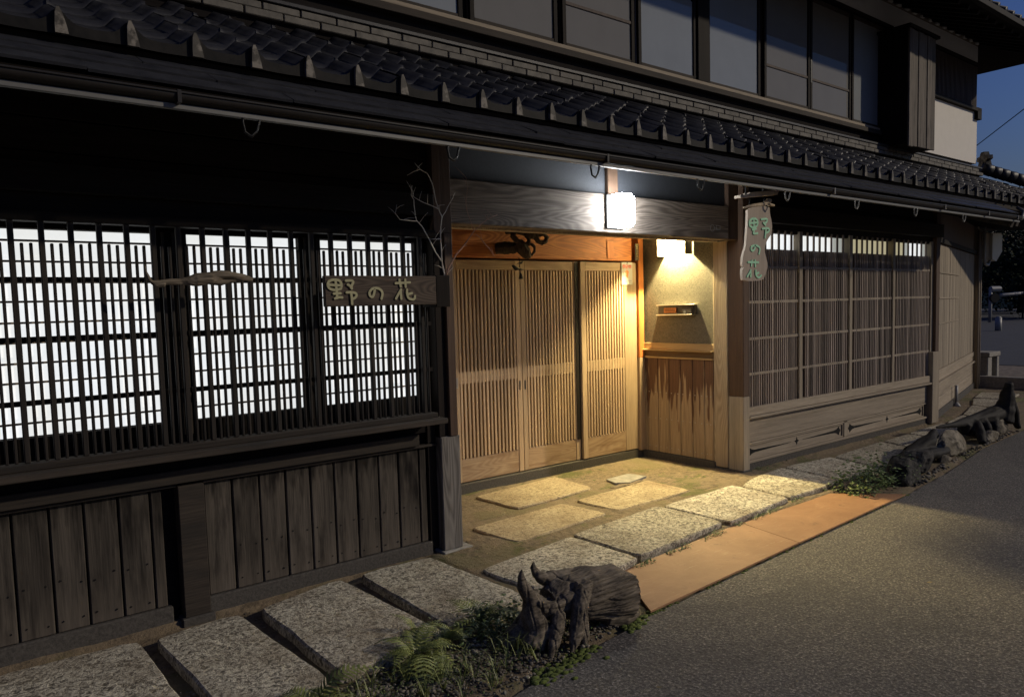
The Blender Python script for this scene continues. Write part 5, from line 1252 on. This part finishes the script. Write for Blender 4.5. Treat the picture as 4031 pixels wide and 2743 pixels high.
# pebbles
pb = MB(); bm = bmesh.new(); bmesh.ops.create_icosphere(bm, subdivisions=1, radius=1); iv = [v.co.copy() for v in bm.verts]; bm.verts.index_update(); ifc = [tuple(v.index for v in f.verts) for f in bm.faces]; bm.free()
bm = bmesh.new(); bmesh.ops.create_icosphere(bm, subdivisions=2, radius=1); iv2 = [v.co.copy() for v in bm.verts]; bm.verts.index_update(); ifc2 = [tuple(v.index for v in f.verts) for f in bm.faces]; bm.free()
def peb(x, y, s_, z=0):
    r_ = Matrix.Rotation(random.uniform(0, 6.28), 3, 'Z'); sc_ = Vector((s_*random.uniform(.8, 1.3), s_*random.uniform(.6, 1), s_*random.uniform(.4, .75)))
    pb.add([Vector((x, y, z+s_*.2))+r_ @ Vector((v.x*sc_.x, v.y*sc_.y, v.z*sc_.z)) for v in iv2], ifc2)
c = 0
while c < 5600:
    x = random.uniform(-.4, 2.75); y = random.gauss(2.62, .14)
    if not (edge_y(x)+.03 < y < 2.92): continue
    if x > 2.2 and random.random() < .5: continue
    peb(x, y, random.choice((1, 1, 1, 1.5))*random.uniform(.0035, .0095), -.008+random.uniform(0, .008)); c += 1
for i in range(160):
    x = random.uniform(6.4, 9.8); y = edge_y(x)+random.uniform(.02, .12); peb(x, y, random.uniform(.006, .02), -.01)
for i in range(90):
    x = random.choice([1.29, .79, 1.91, 2.6, 2.3])+random.gauss(0, .02); y = random.uniform(3.0, 3.9); peb(x, y, random.uniform(.003, .008), -.004)
for i in range(70):
    x = random.uniform(2.45, 3.0); y = random.uniform(3.62, 3.95); peb(x, y, random.uniform(.003, .007), -.002)
obj('pebbles', pb.mesh('pebbles', 'gravel', True, False), None, label='grey pebbles filling the strip between road and slabs', category='pebbles', kind='stuff')
gt = MB()
for i in range(260):
    x = random.uniform(1.5, 12); y = edge_y(x)-abs(random.gauss(0, .45))-.02; s_ = random.uniform(.002, .006)
    gt.add([(x+v.x*s_, y+v.y*s_, -.017+v.z*s_*.6) for v in iv], ifc)
obj('grit', gt.mesh('grit', 'gravel', True, False), None, label='fine grit scattered over the asphalt near its edge', category='grit', kind='stuff')
lf = MB()
for i in range(44):
    x, y = random.choice([(random.uniform(2.7, 5.6), random.uniform(3.6, 5.05)), (random.gauss(2.75, .18), random.gauss(3.72, .08)), (random.uniform(1.9, 6.5), random.uniform(1.2, 2.6))])
    z = .03 if y > edge_y(x)+.5 else -.012; a = random.uniform(0, 6.28); s_ = random.uniform(.010, .024); d = Vector((math.cos(a), math.sin(a), .15))*s_; n_ = Vector((-d.y, d.x, .004))*.35
    p = Vector((x, y, z)); lf.add([p-d, p+n_, p+d, p-n_], [(0, 1, 2, 3)])
obj('fallen_leaves', lf.mesh('fallen_leaves', flat('dry_leaf', (.24, .19, .09), .8, var=.4)), None, label='tiny dry leaves scattered on the entrance stones and road', category='leaves', kind='stuff')
# moss cushions along the kerb line
mo = MB()
for i in range(520):
    x = random.choice([random.uniform(1.9, 2.75), random.uniform(2.4, 6.1)]); y = edge_y(x)+random.gauss(.012, .012 if x > 2.8 else .03); s_ = random.uniform(.006, .018)*(1 if x < 2.8 else .7)
    if noise.noise((x*3, 1, 1)) < -.1: continue
    mo.add([(x+v.x*s_*1.5, y+v.y*s_, -.012+v.z*s_*.55) for v in iv], ifc)
for i in range(1100):
    x = random.uniform(2.75, 5.7); y = random.uniform(3.64, 5.05); s_ = random.uniform(.006, .016)
    if noise.noise((x*2.2, y*2.2, 4)) < .08: continue
    if any(a < x < b and c < y < d for a, b, c, d in ((3.5, 4.42, 4.47, 4.93), (4.03, 4.88, 3.88, 4.27), (3.0, 3.88, 3.85, 4.2), (4.6, 5.05, 4.35, 4.65))): continue
    mo.add([(x+v.x*s_*1.7, y+v.y*s_*1.7, .010+v.z*s_*.35) for v in iv], ifc)
obj('moss', mo.mesh('moss', 'moss', True, False), None, label='green moss along the asphalt edge and between entrance stones', category='moss', kind='stuff')

# ================================================================== BEYOND THE CORNER
cw = thing('low_kerb_wall', 'low concrete wall closing the far end of the path', 'wall', (14.0, 4.7, 0))
for i, (a, b) in enumerate(((3.3, 4.28), (4.285, 5.3))): box('block', cw, 'concrete', 13.97, 14.12, a, b, -.1, .19+.006*i, .012)
cb = thing('drain_block', 'pale concrete drain block with a square dark opening past the end post', 'drain', (14.35, 5.1, 0))
obj('block', MB().box(14.12, 14.30, 4.9, 5.3, 0, .50, .01).box(14.52, 14.62, 4.9, 5.3, 0, .50, .01).box(14.12, 14.62, 4.88, 5.3, .502, .58, .01).box(14.30, 14.52, 5.2, 5.3, 0, .5).mesh('block', 'concrete'), cb)
yard = MB().add([(14.2, 3.6, -.03), (22, 5.0, -.03), (22, 9.5, -.03), (14.2, 6, -.03)], [(0, 1, 2, 3)])
struct('gravel_yard', yard.mesh('gravel_yard', flat('brown_gravel', (.17, .135, .10), .95, var=.6, scale=9, bmp=.8)))
fl = MB().add([(19, 4.5, -.02), (200, 25, -.02), (200, 80, -.02), (19, 12, -.02)], [(0, 1, 2, 3)])
struct('side_lane', fl.mesh('side_lane', flat('blue_grey_asphalt', (.045, .048, .056), .9, var=.2, scale=3, bmp=.3)))
dm = thing('marker_post', 'thin white marker post with a small round reflector beyond the lane', 'post', (48.0, 16.6, -.1))
obj('shaft', MB().tube([(48.0, 16.6, -.1), (48.0, 16.6, 1.95)], .09, 8).mesh('shaft', 'pole_grey', True), dm)
obj('reflector', MB().tube([(48.1, 16.5, 1.35), (48.0, 16.35, 1.35)], .26, 14).mesh('reflector', 'iron'), dm)
obj('head', MB().tube([(48.0, 16.6, 1.85), (48.5, 16.3, 1.85)], .16, 8).mesh('head', 'pole_grey'), dm)
bd = thing('bollard', 'short grey bollard in front of the marker post', 'bollard', (36.8, 12.4, 0))
obj('shaft', MB().tube([(36.8, 12.4, -.05), (36.8, 12.4, .55)], .13, 10).mesh('bollard_shaft', 'pole_grey', True), bd)
obj('cap', MB().tube([(36.8, 12.4, .551), (36.8, 12.4, .60)], [.13, .06], 10).mesh('bollard_cap', 'pole_grey', True), bd)
gr_ = thing('guard_rail', 'white horizontal guard rail in the dark beyond the lane', 'guard rail', (50, 15, 0))
obj('rail', MB().tube([(49.6, 16.6, 1.50), (56, 17.0, 1.62), (64, 17.4, 1.7)], .10, 8).mesh('rail', 'pole_grey', True), gr_)
for p in ((54, 16.87, 1.5), (62, 17.3, 1.6)): obj('post', MB().tube([(p[0], p[1], 0), p], .06, 8).mesh('rail_post', 'iron'), gr_)
# trees beyond the lane
def tree(x, y, h, r, seed, label):
    T = thing('tree', label, 'tree', (x, y, -.1), 'dark trees beyond the lane')
    rnd = random.Random(seed); mb = MB()
    mb.tube([(x, y, -.1), (x+.2, y, h*.3), (x, y+.1, h*.75)], [.35, .25, .08], 8)
    for i in range(6):
        a = rnd.uniform(0, 6.28); z = h*rnd.uniform(.25, .6)
        mb.tube([(x, y, z), (x+math.cos(a)*r*.4, y+math.sin(a)*r*.4, z+h*.15), (x+math.cos(a)*r*.75, y+math.sin(a)*r*.75, z+h*.25)], [.14, .09, .03], 6)
    obj('trunk', mb.mesh('trunk', 'root', True), T)
    cr = MB(); cl = [(Vector((rnd.gauss(0, r*.45), rnd.gauss(0, r*.45), h*rnd.uniform(.12, .92))), rnd.uniform(.22, .45)*r) for _ in range(26)]
    for i in range(5200):
        c_, rr = rnd.choice(cl); d = Vector((rnd.gauss(0, 1), rnd.gauss(0, 1), rnd.gauss(0, 1))).normalized()*rr*rnd.uniform(.55, 1.05); p = Vector((x, y, 0))+c_+d
        s_ = rnd.uniform(.09, .22); a = Vector((rnd.uniform(-1, 1), rnd.uniform(-1, 1), rnd.uniform(-1, 1))).normalized()*s_; b = a.orthogonal().normalized()*s_*.6
        cr.add([p-a, p+b, p+a, p-b], [(0, 1, 2, 3)])
    obj('crown', cr.mesh('crown', 'crown', False, False), T)
tree(66, 24, 9.5, 5, 1, 'tall dark tree just right of the house end, its top meeting the sky')
tree(72, 22.6, 8.0, 5, 2, 'dark tree behind the guard rail at the right edge')
tree(60, 24.5, 6.5, 4, 3, 'low dark tree half hidden behind the end post')
tree(84, 23.0, 7.5, 6, 4, 'furthest dark tree showing between the nearer crowns')
tree(78, 30, 10, 6, 5, 'broad dark tree at the back above the marker post')
tree(58, 16.0, 5.0, 3.5, 6, 'low bushy tree right of the guard rail, mostly out of frame')
hl = MB().add([(90, 10, -1), (90, 60, -1), (130, 70, 9), (130, -5, 7)], [(0, 3, 2, 1)])
struct('hill', hl.mesh('hill', 'crown'))
WIRE = [(68.902, 27.835, 11.685), (61.147, 22.484, 12.109), (56.128, 17.736, 13.172), (51.82, 13.168, 14.448)]
pw = obj('power_line', MB().tube(WIRE, .03, 6).mesh('power_line', 'iron'), None, label='single thin overhead cable crossing the evening sky', category='cable')
